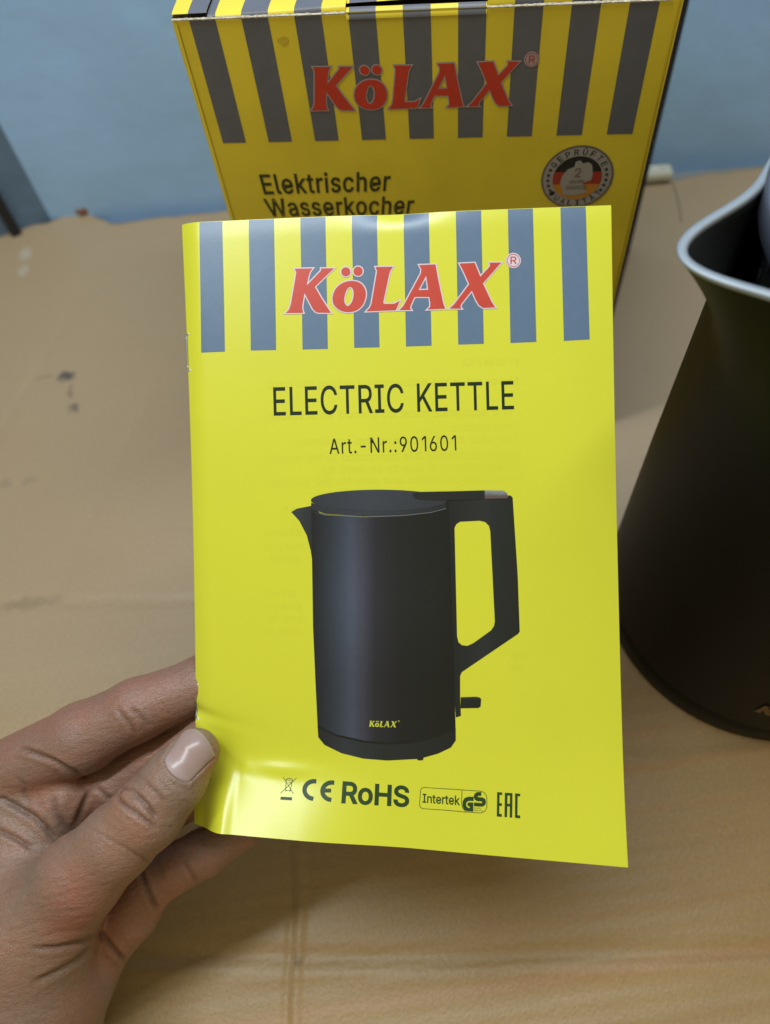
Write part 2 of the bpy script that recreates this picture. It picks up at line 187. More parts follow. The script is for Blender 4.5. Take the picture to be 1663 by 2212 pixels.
def homog(src, dst):
    A = []
    for (u, v), (X, Y) in zip(src, dst):
        A.append([u, v, 1, 0, 0, 0, -X * u, -X * v, -X]); A.append([0, 0, 0, u, v, 1, -Y * u, -Y * v, -Y])
    H = np.linalg.svd(np.array(A, float))[2][-1].reshape(3, 3); return H / H[2, 2]
def apply_h(H, P):
    P = np.asarray(P, float); q = np.c_[P, np.ones(len(P))] @ H.T; return q[:, :2] / q[:, 2:]
def dice(V, Fc, step):
    bm = bmesh.new(); vs = [bm.verts.new((x, y, 0)) for x, y in V]
    for f in Fc:
        try: bm.faces.new([vs[i] for i in f])
        except ValueError: pass
    for ax in (0, 1):
        lo, hi = V[:, ax].min(), V[:, ax].max(); k = math.ceil(lo / step) * step
        while k < hi:
            no = [0, 0, 0]; no[ax] = 1; co = [0, 0, 0]; co[ax] = k
            bmesh.ops.bisect_plane(bm, geom=bm.verts[:] + bm.edges[:] + bm.faces[:], plane_co=co, plane_no=no, dist=1e-5)
            k += step
    bm.verts.index_update()
    V2 = np.array([v.co[:2] for v in bm.verts]); F2 = [[v.index for v in f.verts] for f in bm.faces]; bm.free()
    return V2, F2
def stroke(pts, w, closed=False):
    """thick polyline -> list of convex loops"""
    out = []; n = len(pts)
    for k in range(n if closed else n - 1):
        a = np.array(pts[k], float); b = np.array(pts[(k + 1) % n], float); d = b - a; l = np.linalg.norm(d)
        if l < 1e-6: continue
        d /= l; nn = np.array([-d[1], d[0]]) * w / 2
        e = d * w * .25
        out.append([tuple(a + nn - e), tuple(b + nn + e), tuple(b - nn + e), tuple(a - nn - e)])
    return out
def loops_mesh(loops):
    V = []; Fc = []
    for lp in loops:
        b = len(V); V += lp; Fc.append(tuple(range(b, b + len(lp))))
    return np.array(V, float), Fc
def arc(cx, cy, rx, ry, a0, a1, n=16):
    return [(cx + rx * math.cos(math.radians(a0 + (a1 - a0) * k / n)), cy + ry * math.sin(math.radians(a0 + (a1 - a0) * k / n))) for k in range(n + 1)]
def smooth_loop(P, n=3):
    P = np.array(P, float)
    for _ in range(n):
        Q = np.roll(P, -1, 0); P = np.stack([.75 * P + .25 * Q, .25 * P + .75 * Q], 1).reshape(-1, 2)
    return [tuple(p) for p in P]
def zc(x0, y0, s):                                    # close-up coordinates -> photo units
    return lambda pts: [((x0 + x / s) / 1.80878, (y0 + y / s) / 1.80878) for x, y in pts]

# ------------------------------------------------------------------ setting: floor, walls
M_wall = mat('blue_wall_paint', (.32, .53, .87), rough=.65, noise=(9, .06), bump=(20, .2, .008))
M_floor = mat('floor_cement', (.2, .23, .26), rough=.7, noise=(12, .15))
M_wall2 = mat('dark_blue_wall', (.10, .17, .27), rough=.5, noise=(9, .08), bump=(20, .4, .01))  # side wall: a darker blue than the back wall
M_black = mat('black_rubber', (.008, .008, .01), rough=.6)

Fl = mesh_obj('floor', [(-1.2, -1.0, -.0095), (1.2, -1.0, -.0095), (1.2, .66, -.0095), (-1.2, .66, -.0095)], [(0, 1, 2, 3)], M_floor)
tag(Fl, kind='structure')
wd = np.array([.543, -.052]); wd /= np.linalg.norm(wd); wn = np.array([wd[1], -wd[0]])   # wall runs along wd; wn points to the room
wc = np.array([-.2235, .5395])                        # inner corner with the darker side wall
nu, nv = 90, 50
V = []
for j in range(nv):
    for i in range(nu):
        s = 1.25 * i / (nu - 1); z = -.009 + 1.0 * j / (nv - 1)
        p = wc + wd * s
        bulge = .0007 * math.sin(s * 17 + 3 * math.sin(z * 9)) * math.sin(z * 21 + 1.3 * math.sin(s * 11))
        V.append((*(p + wn * bulge), z))
tag(mesh_obj('back_wall', V, grid_faces(nu, nv), M_wall, smooth=True), kind='structure')
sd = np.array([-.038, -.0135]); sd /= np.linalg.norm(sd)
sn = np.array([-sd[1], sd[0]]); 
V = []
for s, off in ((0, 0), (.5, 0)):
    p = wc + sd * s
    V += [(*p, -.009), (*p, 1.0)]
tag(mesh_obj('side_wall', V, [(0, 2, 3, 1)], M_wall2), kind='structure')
# black strip standing upright on the side wall
p0 = on_z([(34, 500)], 0)[0][:2]; tt = ((p0 - wc) @ sd)
pc = wc + sd * tt + np.array([sd[1], -sd[0]]) * (-.004)
a = math.atan2(sd[1], sd[0]); rot = [[math.cos(a), -math.sin(a), 0], [math.sin(a), math.cos(a), 0], [0, 0, 1]]
st = bevel_box('trim_strip', (.0075, .006, .055), (*pc, .020), M_black, rot=rot, bev=.0012)
tag(st, 'short black strip against the dark blue side wall at the far left', 'trim strip')

# ------------------------------------------------------------------ setting: cardboard sheet
def cardboard_material():
    M = bpy.data.materials.new('kraft_cardboard'); M.use_nodes = True
    nt = M.node_tree; N = nt.nodes; L = nt.links; P = N["Principled BSDF"]
    P.inputs['Roughness'].default_value = .48; P.inputs['Specular IOR Level'].default_value = .55
    tc = N.new('ShaderNodeTexCoord')
    def noise(scale, detail=5, stretch=(1, 1, 1), rough=.5):
        mp = N.new('ShaderNodeMapping'); mp.inputs['Scale'].default_value = stretch; L.new(tc.outputs['Object'], mp.inputs['Vector'])
        n = N.new('ShaderNodeTexNoise'); n.inputs['Scale'].default_value = scale; n.inputs['Detail'].default_value = detail
        n.inputs['Roughness'].default_value = rough; L.new(mp.outputs[0], n.inputs['Vector']); return n.outputs[0]
    def ramp(fac, stops):
        r = N.new('ShaderNodeValToRGB'); L.new(fac, r.inputs[0])
        while len(r.color_ramp.elements) < len(stops): r.color_ramp.elements.new(.5)
        for e, (p, c) in zip(r.color_ramp.elements, stops): e.position = p; e.color = (*c, 1)
        return r.outputs[0]
    def mix(fac, a, b, kind='MIX'):
        x = N.new('ShaderNodeMix'); x.data_type = 'RGBA'; x.blend_type = kind
        if hasattr(fac, 'is_linked'): L.new(fac, x.inputs[0])
        else: x.inputs[0].default_value = fac
        for k, v in ((6, a), (7, b)):
            if hasattr(v, 'is_linked'): L.new(v, x.inputs[k])
            else: x.inputs[k].default_value = (*v, 1)
        return x.outputs[2]
    rear = ramp(noise(7, 4), [(.3, (.345, .252, .152)), (.55, (.362, .268, .165)), (.75, (.375, .28, .175))])
    fore = ramp(noise(9, 5), [(.3, (.32, .213, .092)), (.55, (.35, .238, .108)), (.75, (.37, .258, .122))])
    streak = ramp(noise(16, 3, (.05, 3.6, 1)), [(.30, (.84, .76, .68)), (.50, (1, 1, 1)), (.72, (1.06, 1.03, 1.0))])
    fore = mix(.45, fore, streak, 'MULTIPLY')
    rub = ramp(noise(26, 2, (.035, 3.4, 1)), [(.54, (1, 1, 1)), (.68, (1.04, .84, .76))])   # reddish rub marks of the flutes
    fore = mix(.7, fore, rub, 'MULTIPLY')
    xyz = N.new('ShaderNodeSeparateXYZ'); L.new(tc.outputs['Object'], xyz.inputs[0])
    pm = N.new('ShaderNodeMapRange'); pm.inputs[1].default_value = .055; pm.inputs[2].default_value = .20; pm.interpolation_type = 'SMOOTHSTEP'
    L.new(xyz.outputs['Y'], pm.inputs[0])
    base = mix(pm.outputs[0], fore, rear)  # greyer rear, warmer darker front: lamp falloff put into the base colour
    fib = ramp(noise(650, 4, (.7, 1, 1), .65), [(.3, (.90, .885, .87)), (.7, (1.07, 1.07, 1.06))])
    base = mix(1.0, base, fib, 'MULTIPLY')
    # scuffs: (x, y, radius, strength, colour)
    sep = N.new('ShaderNodeVectorMath'); sep.operation = 'ADD'
    wob = N.new('ShaderNodeTexNoise'); wob.inputs['Scale'].default_value = 160; wob.inputs['Detail'].default_value = 4; L.new(tc.outputs['Object'], wob.inputs['Vector'])
    ws = N.new('ShaderNodeVectorMath'); ws.operation = 'MULTIPLY_ADD'; ws.inputs[1].default_value = (.012, .012, 0); ws.inputs[2].default_value = (-.006, -.006, 0)
    L.new(wob.outputs[1], ws.inputs[0]); L.new(tc.outputs['Object'], sep.inputs[0]); L.new(ws.outputs[0], sep.inputs[1])
    def spot(px, rx, ry, col, amt):
        c = on_z([px], 0)[0]
        d = N.new('ShaderNodeVectorMath'); d.operation = 'SUBTRACT'; L.new(sep.outputs[0], d.inputs[0]); d.inputs[1].default_value = (c[0], c[1], 0)
        s = N.new('ShaderNodeVectorMath'); s.operation = 'MULTIPLY'; L.new(d.outputs[0], s.inputs[0]); s.inputs[1].default_value = (1 / rx, 1 / ry, 0)
        l = N.new('ShaderNodeVectorMath'); l.operation = 'LENGTH'; L.new(s.outputs[0], l.inputs[0])
        mr = N.new('ShaderNodeMapRange'); mr.inputs[1].default_value = .35; mr.inputs[2].default_value = 1; mr.inputs[3].default_value = amt; mr.inputs[4].default_value = 0
        L.new(l.outputs['Value'], mr.inputs[0])
        nonlocal base
        base = mix(mr.outputs[0], base, col)
    for px, rx, ry, col, amt in [((142, 812), .008, .0045, (.03, .03, .04), .8), ((152, 845), .0022, .009, (.08, .07, .06), .5),
                                 ((160, 880), .0045, .005, (.06, .055, .05), .65), ((100, 812), .007, .0025, (.15, .12, .09), .35),
                                 ((62, 1040), .006, .004, (.15, .12, .1), .3), ((16, 1045), .005, .005, (.15, .12, .1), .3),
                                 ((54, 548), .006, .009, (.55, .53, .5), .35), ((50, 585), .005, .006, (.55, .53, .5), .3),
                                 ((85, 452), .007, .006, (.55, .53, .5), .3), ((66, 1300), .022, .0045, (.17, .11, .06), .4),
                                 ((1760, 2150), .01, .002, (.6, .5, .4), .5), ((1180, 3300 / 1.8088), .002, .002, (.5, .4, .3), .4),
                                 ((640, 2075), .0025, .004, (.1, .07, .04), .5)]:
        spot(px, rx, ry, col, amt)
    L.new(base, P.inputs['Base Color'])
    b1 = N.new('ShaderNodeBump'); b1.inputs['Strength'].default_value = .35; b1.inputs['Distance'].default_value = .0006
    L.new(noise(700, 3), b1.inputs['Height'])
    b2 = N.new('ShaderNodeBump'); b2.inputs['Strength'].default_value = .22; b2.inputs['Distance'].default_value = .003
    L.new(noise(14, 3, (.4, 1.6, 1)), b2.inputs['Height']); L.new(b1.outputs[0], b2.inputs['Normal'])
    L.new(b2.outputs[0], P.inputs['Normal'])
    return M
M_card = cardboard_material()
edge_px = [(-420, 560), (-200, 533), (0, 509), (44, 493), (112, 475), (160, 462), (182, 458), (205, 468), (250, 484), (330, 471), (420, 461), (490, 455), (560, 450),
           (900, 424), (1200, 403), (1390, 392), (1436, 388), (1452, 391), (1475, 384), (1500, 379), (1560, 371), (1663, 361), (1900, 340), (2200, 320)]
ep = on_z(edge_px, 0); 
xs = np.unique(np.r_[np.linspace(ep[0, 0], ep[-1, 0], 260), ep[:, 0], np.linspace(-.075, -.05, 30)])
yb = np.interp(xs, ep[:, 0], ep[:, 1]) + .0009 * np.interp(xs, np.linspace(xs[0], xs[-1], 160), np.random.randn(160))
ny = 330; tj = np.linspace(0, 1, ny)
fold = on_z([(645, 1815), (650, 1960), (644, 2060), (640, 2120), (636, 2260)], 0)
dent = on_z([(-200, 2052), (250, 2062), (831, 2068), (1250, 2058), (1663, 2050), (2000, 2045)], 0)
crz2 = on_z([(1250, 1652), (1350, 1645), (1500, 1632), (1663, 1618), (1900, 1600)], 0)
crz = on_z([(0, 1302), (150, 1300), (330, 1298), (420, 1297)], 0)
V = []
for j in range(ny):
    y = -.40 + (yb + .40) * tj[j]
    z = .00024 * np.sin(y * 2 * math.pi / .0078 + 0.35 * np.sin(xs * 5)) * np.clip((.22 - y) / .2, .15, 1)
    fx = np.interp(-y, -fold[:, 1], fold[:, 0])      # score line running away from the viewer
    d = xs - fx; on = np.clip((.075 - y) / .01, 0, 1)
    z = z + on * (.0006 * np.exp(-(d / .0018) ** 2) - .0007 * np.exp(-((d + .0040) / .0017) ** 2) - .0003 * np.exp(-((d - .004) / .0017) ** 2))
    dy = y - np.interp(xs, dent[:, 0], dent[:, 1])
    z = z - .0016 * np.exp(-(dy / .0024) ** 2) + .0007 * np.exp(-((dy + .006) / .003) ** 2)
    cy = y - np.interp(xs, crz[:, 0], crz[:, 1])
    z = z - .0009 * np.exp(-(cy / .002) ** 2) * np.clip((crz[-1, 0] + .03 - xs) / .03, 0, 1)
    cy = y - np.interp(xs, crz2[:, 0], crz2[:, 1])
    z = z + .0011 * np.exp(-(cy / .003) ** 2) * np.clip((xs - crz2[0, 0] + .03) / .03, 0, 1)
    for (px, k, amp) in (((20, 900), 2.2, .0006), ((300, 900), 2.0, .0005)):   # faint slanting dents on the left
        c0 = on_z([px], 0)[0]; dd = (xs - c0[0]) * .94 - (y - c0[1]) * .34
        z = z - amp * np.exp(-(dd / .003) ** 2) * np.exp(-((y - c0[1]) / .09) ** 2)
    V.append(np.c_[xs, y, z])
nx = len(xs); top = np.concatenate(V); fs = grid_faces(nx, ny)
nb = len(top); back = top[-nx:].copy(); back[:, 2] = -.0045; front = top[:nx].copy(); front[:, 2] = -.0045
V = np.concatenate([top, back, front])
for i in range(nx - 1):
    fs.append(((ny - 1) * nx + i, (ny - 1) * nx + i + 1, nb + i + 1, nb + i)); fs.append((i + 1, i, nb + nx + i, nb + nx + i + 1))
card = mesh_obj('cardboard_sheet', V, fs, M_card, smooth=True)
tag(card, 'large flattened brown cardboard sheet with scuffs, spread on the floor under everything', 'cardboard sheet')

# torn chip and white scrap at the back edge
def crumple(name, c, size, mat_, seed):
    rnd = random.Random(seed); bm = bmesh.new(); bmesh.ops.create_icosphere(bm, subdivisions=3, radius=1)
    V = []
    for v in bm.verts:
        k = 1 + .22 * math.sin(v.co.x * 5 + seed) * math.cos(v.co.y * 6) + .1 * rnd.uniform(-1, 1)
        V.append((c[0] + v.co.x * size[0] * k, c[1] + v.co.y * size[1] * k, c[2] + max(v.co.z, -.8) * size[2] * k))
    Fc = [[v.index for v in f.verts] for f in bm.faces]; bm.free()
    return mesh_obj(name, V, Fc, mat_)
c = on_z([(184, 457)], 0)[0]
tag(crumple('cardboard_chip', (c[0], c[1] - .002, .0035), (.0055, .004, .0042), mat('torn_chip', (.20, .085, .04), .8, noise=(200, .3)), 3),
    'small torn reddish brown chip of cardboard on the back edge of the sheet', 'cardboard chip')
c = on_z([(1412, 386)], 0)[0]
bm_c = np.array([c[0], c[1] - .002, .0045])
wr = bevel_box('white_scrap', (.022, .012, .008), bm_c + (0, 0, .0012), mat('dirty_white_plastic', (.52, .51, .44), .5, noise=(90, .15)), rot=[[.995, .1, 0], [-.1, .995, 0], [0, 0, 1]], bev=.003, seg=3)
tag(wr, 'small off-white block lying at the back edge of the cardboard beside the box', 'scrap')
hp = on_z([(1452, 392), (1462, 420), (1469, 450), (1472, 480)], .0006)
V = []; Fc = []
for k, p in enumerate(hp):
    for q in range(6):
        V.append(p + .0003 * np.array([math.cos(q * math.pi / 3), 0, math.sin(q * math.pi / 3)]))
for k in range(len(hp) - 1):
    for q in range(6): Fc.append((k * 6 + q, k * 6 + (q + 1) % 6, k * 6 + 6 + (q + 1) % 6, k * 6 + 6 + q))
tag(mesh_obj('thread', V, Fc, mat('grey_thread', (.22, .19, .13), .8)), 'thin dark thread trailing over the cardboard from the off-white block', 'thread')

# ------------------------------------------------------------------ booklet surface
BW, BH = .148, .210
HB = homog([(0, 0), (BW, 0), (BW, BH), (0, BH)], [(398.5, 487), (1317.5, 450), (1350, 1861), (427, 1777)])
K = np.array([[F, 0, CX], [0, F, CY], [0, 0, 1]])
G = np.linalg.inv(K) @ HB; G /= (np.linalg.norm(G[:, 0]) + np.linalg.norm(G[:, 1])) / 2
if G[2, 2] < 0: G = -G
e1, e2, t0 = G[:, 0], G[:, 1], G[:, 2]
nb_ = np.cross(e2, e1); nb_ /= np.linalg.norm(nb_)    # towards the lens
def sstep(x, a, b):
    t = np.clip((x - a) / (b - a), 0, 1); return t * t * (3 - 2 * t)
BEND = math.radians(27)
def fold_ramp(U, W):
    vc = 175 + .62 * np.clip(U, 0, 17) - .02 * np.clip(U - 17, 0, 100); t = W - vc - 2
    soft = .9 + .05 * np.clip(U, 0, 30) + .16 * np.clip(U - 45, 0, 40)
    return soft * np.log1p(np.exp(np.clip(t / soft, -30, 30))) * (.12 + .88 * sstep(U, 2, 15)) * (1 - .10 * sstep(U, 15, 48)) * (1 - .55 * sstep(U, 40, 80))
def vshift(u, v): return -(1 - math.cos(BEND)) * fold_ramp(u * 1000, v * 1000) / 1000
def lift(u, v):                                       # bend of the sheet, metres towards the viewer (mm inside)
    U, W = u * 1000, v * 1000
    w = -1.6 * np.clip(1 - U / 7, 0, 1) ** 2                                   # rounded spine
    w = w + 3.6 * ((W - 112) / 105) ** 2 - 1.2 + .5 * np.sin(U / 148 * math.pi)    # hollow along its length
    w = w + math.sin(BEND) * fold_ramp(U, W)                                   # lower left corner folded up towards the viewer
    w = w - 1.2 * np.exp(-((W - 171 - .2 * U) / 2.0) ** 2) * np.exp(-U / 8.0) + .7 * np.exp(-((W - 176 - .62 * U) / 2.4) ** 2) * np.exp(-(U / 17) ** 2)
    w = w + .6 * np.exp(-((W - 188) / 2.2) ** 2) * np.exp(-((U - 33) / 11) ** 2)
    w = w - 3.0 * np.exp(-(((U - 5) / 8) ** 2 + ((W - 188) / 9) ** 2))          # dent under the thumb
    # top edge curls away, tightly in the middle
    w = w - (.25 + 1.1 * np.exp(-((U - 77) / 13) ** 2)) * np.clip(1 - W / 6.5, 0, 1) ** 2
    return w / 1000
def S(uv, off=0.0):
    uv = np.asarray(uv, float); u, v = uv[:, 0], uv[:, 1]
    P = t0 + u[:, None] * e1 + v[:, None] * e2 + (lift(u, v) + off)[:, None] * nb_ + (vshift(u, v))[:, None] * e2
    return C0 + P @ R.T
HBi = np.linalg.inv(HB)
def uv_of(px):
    px = np.asarray(px, float); uv = apply_h(HBi, px); tgt = uv.copy()
    for _ in range(12): uv = uv + .9 * (tgt - apply_h(HBi, project(S(uv))))
    return uv
broot = empty('instruction_booklet', tuple(S(np.array([[BW / 2, BH]]))[0]), 'yellow and grey striped kettle manual held upright by a hand', 'booklet')
def sheet(name, off, inset, mat_, parent, nu=150, nv=212, du=0):
    us = np.linspace(du, BW - inset, nu); vs = np.linspace(inset * .4, BH - inset * .4, nv)
    uu, vv = np.meshgrid(us, vs); uv = np.c_[uu.ravel(), vv.ravel()]
    o = mesh_obj(name, S(uv, off), grid_faces(nu, nv, True), mat_, parent, smooth=True)
    return o
cover = sheet('front_cover', 0, 0, M_yel, broot)
for k in range(3): sheet('page', -.00045 - .00035 * k, .0004 + .0003 * k, M_page, broot, 40, 56, .0005)
sheet('back_cover', -.0017, .0, M_yel, broot, 60, 84)
# folded spine joining both covers
vs = np.linspace(0, BH, 120); V = []
for v in vs:
    for k in range(7):
        aa = math.pi * k / 6; V.append(S(np.array([[-.00085 * math.sin(aa), v]]), -.00085 + .00085 * math.cos(aa))[0])
mesh_obj('spine', V, grid_faces(7, 120), M_yel, broot, smooth=True)
for (px0, px1) in (((401, 722), (405, 800)), ((426, 1478), (431, 1552))):   # wire staples in the fold
    q = uv_of([px0, px1])
    V = []; Fc = []
    vv = np.r_[[q[0, 1]] * 2, np.linspace(q[0, 1], q[1, 1], 8), [q[1, 1]] * 2]
    hh = np.r_[[.0006, .0003], [.0] * 8, [.0003, .0006]] - .0006
    for v, u in zip(vv, hh):
        cpt = S(np.array([[u, v]]), .00005)[0]
        for r_ in range(6):
            V.append(cpt + .0003 * (math.cos(r_ * 1.047) * R @ np.array([1, 0, 0]) + math.sin(r_ * 1.047) * R @ np.array([0, 0, 1.])))
    for k in range(len(vv) - 1):
        for r_ in range(6): Fc.append((k * 6 + r_, k * 6 + (r_ + 1) % 6, k * 6 + 6 + (r_ + 1) % 6, k * 6 + 6 + r_))
    mesh_obj('staple', V, Fc, M_steel, broot, smooth=True)
    for v in (vv[0], vv[-1]):                          # paper torn white round the wire ends
        V = []; cpt = S(np.array([[.0004, v]]), .0)[0]; n_ = 12
        for k in range(n_):
            a_ = 2 * math.pi * k / n_; r_ = .0004 * random.uniform(.6, 1.25)
            V.append(S(np.array([[.0005 + r_ * .8 * math.cos(a_), v + r_ * math.sin(a_)]]), .00008)[0])
        V.append(S(np.array([[.0005, v]]), .0002)[0])
        mesh_obj('torn_paper', V, [(k, (k + 1) % n_, n_) for k in range(n_)], M_page, broot)

def ink(name, V, Fc, mat_, layer=1, step=14, parent=None, col=None, extra=0.0):
    V = np.asarray(V, float)
    if step: V, Fc = dice(V, Fc, step)
    c = col(V) if col else None
    return mesh_obj(name, S(uv_of(V), .00007 * (layer + extra)), Fc, mat_, parent or cover, smooth=bool(step), col=c)
def ink_text(name, s, quad, mat_, layer=1, offset=0.0, spacing=1.0, mirror=False):
    V, Fc = text_fill(s, offset, spacing, mirror, quad_aspect(quad))
    return ink(name, quad_map(V, *quad), Fc, mat_, layer, step=0, extra=text_fill.extra)

# stripes: left and right edges at the top and at the lower end (close-up units)
z3 = zc(700, 800, 1663 / 1750)
for (a, b, c_, d_) in [((75, 60), (160, 55), (170, 545), (82, 549)), ((258, 50), (352, 48), (360, 539), (266, 541)), ((450, 45), (543, 43), (552, 535), (458, 537)),
                       ((641, 40), (735, 36), (744, 529), (650, 531)), ((834, 32), (927, 28), (937, 523), (842, 526)), ((1027, 26), (1121, 22), (1131, 516), (1036, 519)),
                       ((1220, 20), (1313, 16), (1326, 509), (1230, 513)), ((1415, 12), (1509, 8), (1524, 500), (1428, 505))]:
    P = np.array(z3([a, b, c_, d_]))
    uv = uv_of(P); uv[:2, 1] = .00015                  # stripes run off the top edge
    us0, us1 = uv[[0, 3], 0], uv[[1, 2], 0]
    n = 24; g = []
    for j in range(n + 1):
        t = j / n; vl = uv[0, 1] * (1 - t) + uv[3, 1] * t; vr = uv[1, 1] * (1 - t) + uv[2, 1] * t
        t = t ** 1.5 if False else t
        for i in range(7):
            s = i / 6; g.append((((us0[0] * (1 - t) + us0[1] * t) * (1 - s) + (us1[0] * (1 - t) + us1[1] * t) * s), vl * (1 - s) + vr * s))
    mesh_obj('stripe', S(np.array(g), .00005), grid_faces(7, n + 1, True), M_str, cover, smooth=True)

# brand lettering
zA = zc(1080, 960, 1663 / 500); zB = zc(1540, 960, 1663 / 520)
LOGO = {
 'K': [zA([(240, 300), (472, 296), (440, 335), (420, 395), (393, 520), (583, 322), (580, 296), (748, 294), (500, 535), (590, 690), (708, 872), (540, 870), (505, 855), (470, 815), (366, 615),
           (340, 760), (336, 820), (352, 872), (122, 876), (162, 835), (190, 760), (252, 400), (260, 345)])],
 'o': [smooth_loop(zA([(960, 452), (1085, 472), (1155, 555), (1168, 650), (1132, 765), (1050, 845), (930, 870), (815, 840), (738, 765), (726, 670), (758, 570), (842, 488)])),
       smooth_loop(zA([(962, 530), (1003, 570), (1006, 650), (985, 735), (930, 797), (888, 755), (878, 690), (900, 600), (928, 548)]))],
 'dot': [arc(*zA([(903, 340)])[0], 9.7, 9.7, 0, 345, 23)], 'dot2': [arc(*zA([(1062, 332)])[0], 9.9, 9.9, 0, 345, 23)],
 'L': [zA([(1288, 278), (1515, 274), (1484, 318), (1465, 372), (1388, 735), (1398, 757), (1530, 756), (1602, 718), (1552, 838), (1170, 853), (1215, 805), (1236, 755), (1300, 380), (1308, 330)])],
 'A': [zB([(312, 243), (516, 235), (545, 400), (612, 720), (637, 786), (418, 797), (450, 765), (452, 715), (438, 640), (255, 640), (215, 725), (196, 775), (215, 803), (66, 804), (112, 758), (150, 690), (335, 345), (340, 295)]),
       zB([(400, 375), (426, 551), (303, 556)])],
 'X': [zB([(815, 224), (1006, 215), (1076, 388), (1192, 262), (1197, 228), (1190, 213), (1336, 212), (1108, 470), (1215, 700), (1262, 770), (1110, 777), (1062, 745), (1022, 680), (970, 560), (838, 728),
           (826, 765), (842, 786), (692, 785), (745, 738), (937, 482), (872, 335)])]}
def halo_off(loops, w):
    return curve_fill(loops, w)
REG = zB([(1488, 185)])[0]
def put_logo(name, H, ink_fn, red, halo, layer=2, reg=True, hw=2.6):
    for k, lp in LOGO.items():
        if halo is not None:
            V, Fc = curve_fill(lp, hw); ink_fn('logo_outline', apply_h(H, V), Fc, halo, layer, 0 if hw < 1 else 14)
        V, Fc = curve_fill(lp); ink_fn('logo_letter', apply_h(H, V), Fc, red, layer + 1, 14)
    if reg and halo is not None:
        V, Fc = curve_fill([arc(*REG, 16.5, 16.5, 0, 350, 35)]); ink_fn('registered_mark', apply_h(H, V), Fc, halo, layer, 0)
        V, Fc = loops_mesh(stroke(arc(*REG, 13.4, 13.4, 0, 345, 23), 1.1, True)); ink_fn('registered_ring', apply_h(H, V), Fc, red, layer + 1, 0)
        V, Fc = text_fill('R', .01); x, y = REG
        ink_fn('registered_letter', apply_h(H, quad_map(V, (x - 6, y - 8), (x + 7, y - 8.5), (x + 7, y + 7), (x - 6, y + 7.5))), Fc, red, layer + 1, 0)
I3 = np.eye(3)
put_logo('logo', I3, ink, M_red, M_halo)

# title lines
z4 = zc(1000, 1400, 1663 / 1200)
ink_text('title_lettering', 'ELECTRIC KETTLE', z4([(94, 158), (1392, 123), (1396, 274), (98, 309)]), M_ink, 1, .008, 1.1)
ink_text('article_number', 'Art.-Nr.:901601', z4([(397, 435), (1082, 416), (1085, 498), (399, 517)]), M_ink, 1, .004, 1.22)
# print of the inner page showing through, mirrored
for s, x0, x1, y, dy in [('Never move the appliance by pulling the cord', 580, 1118, 826, -4), ('The appliance must be placed on a stable,', 577, 1110, 893, -5), ('level surface.', 968, 1118, 921, -2),
                     ('The user must not leave the appliance', 640, 1122, 950, -4), ('unattended while it is connected to the supply', 572, 1124, 985, -5),
                     ('This appliance is only to be used for', 692, 1124, 1010, -4), ('household purposes and only for the purpose', 572, 1128, 1036, -5),
                     ('heard', 1000, 1120, 780, 0), ('an', 610, 640, 1100, 0), ('above', 570, 652, 1148, 0), ('every or', 570, 655, 1178, 0), ('and', 585, 650, 1205, 0), ('and', 570, 640, 1281, 0), ('play-', 570, 650, 1308, 0), ('and its', 575, 655, 1335, 0),
                     ('than 8', 575, 650, 1362, 0), ('and', 1100, 1128, 1440, 0), ('than', 1105, 1135, 1414, 0)]:
    ink_text('show_through_line', s, [(x0, y - 9 - dy), (x1, y - 9 + dy), (x1, y + 8 + dy), (x0, y + 8 - dy)], M_ghost, .5, 0.0, 1.0, True)

# printed picture of the kettle
z5 = zc(1050, 1850, 1663 / 1100)
def px5(V):
    return (np.asarray(V) * 1.80878 - np.array([1050, 1850])) * (1663 / 1100)
def lerp_col(x, stops):
    xs_ = [s[0] for s in stops]; return np.stack([np.interp(x, xs_, [s[1][k] for s in stops]) for k in range(3)], 1)
BODY = [(0, (.012, .014, .018)), (.08, (.022, .028, .038)), (.17, (.035, .046, .062)), (.28, (.062, .072, .098)), (.36, (.050, .052, .072)), (.45, (.024, .026, .034)), (.62, (.013, .015, .018)), (.85, (.009, .013, .013)), (1, (.007, .010, .010))]
def body_col(V):
    p = px5(V); x = np.clip((p[:, 0] - 255) / 830, 0, 1); c = lerp_col(x, BODY)
    k = .8 + .35 * np.exp(-((p[:, 1] - 750) / 420) ** 2) + .15 * np.clip((p[:, 1] - 1200) / 400, 0, 1)
    return (c * k[:, None] / .06) ** 1.3 * .052
def flat(c):
    return lambda V: np.tile(np.array(c), (len(V), 1))
def poly(name, pts, colfn, layer, holes=(), smooth=0):
    lp = [smooth_loop(z5(pts), smooth) if smooth else z5(pts)] + [z5(h) for h in holes]
    V, Fc = curve_fill(lp); ink(name, V, Fc, M_pic, layer, 9, col=colfn)
poly('picture_handle', [(1040, 158), (1280, 150), (1425, 128), (1440, 140), (1470, 600), (1482, 932), (1474, 945), (1165, 1155), (1140, 1172), (1130, 1195), (1130, 1330), (1135, 1430), (1105, 1440), (1080, 1100), (1040, 600)],
     lambda V: lerp_col(np.clip((px5(V)[:, 0] - 1050) / 420, 0, 1), [(0, (.006, .009, .009)), (.55, (.016, .019, .021)), (.7, (.010, .014, .014)), (1, (.008, .012, .011))]), 1,
     [[(1097, 320), (1108, 298), (1130, 284), (1245, 278), (1278, 286), (1300, 308), (1308, 340), (1335, 872), (1330, 900), (1312, 926), (1205, 1003), (1172, 1017), (1140, 1013), (1120, 995), (1112, 960)]])
poly('picture_spout', [(133, 227), (165, 207), (252, 190), (300, 230), (300, 520), (257, 515), (248, 455), (225, 365), (180, 278)], lambda V: lerp_col(np.clip((px5(V)[:, 0] - 133) / 130, 0, 1), [(0, (.03, .038, .045)), (1, (.014, .018, .022))]), 1)
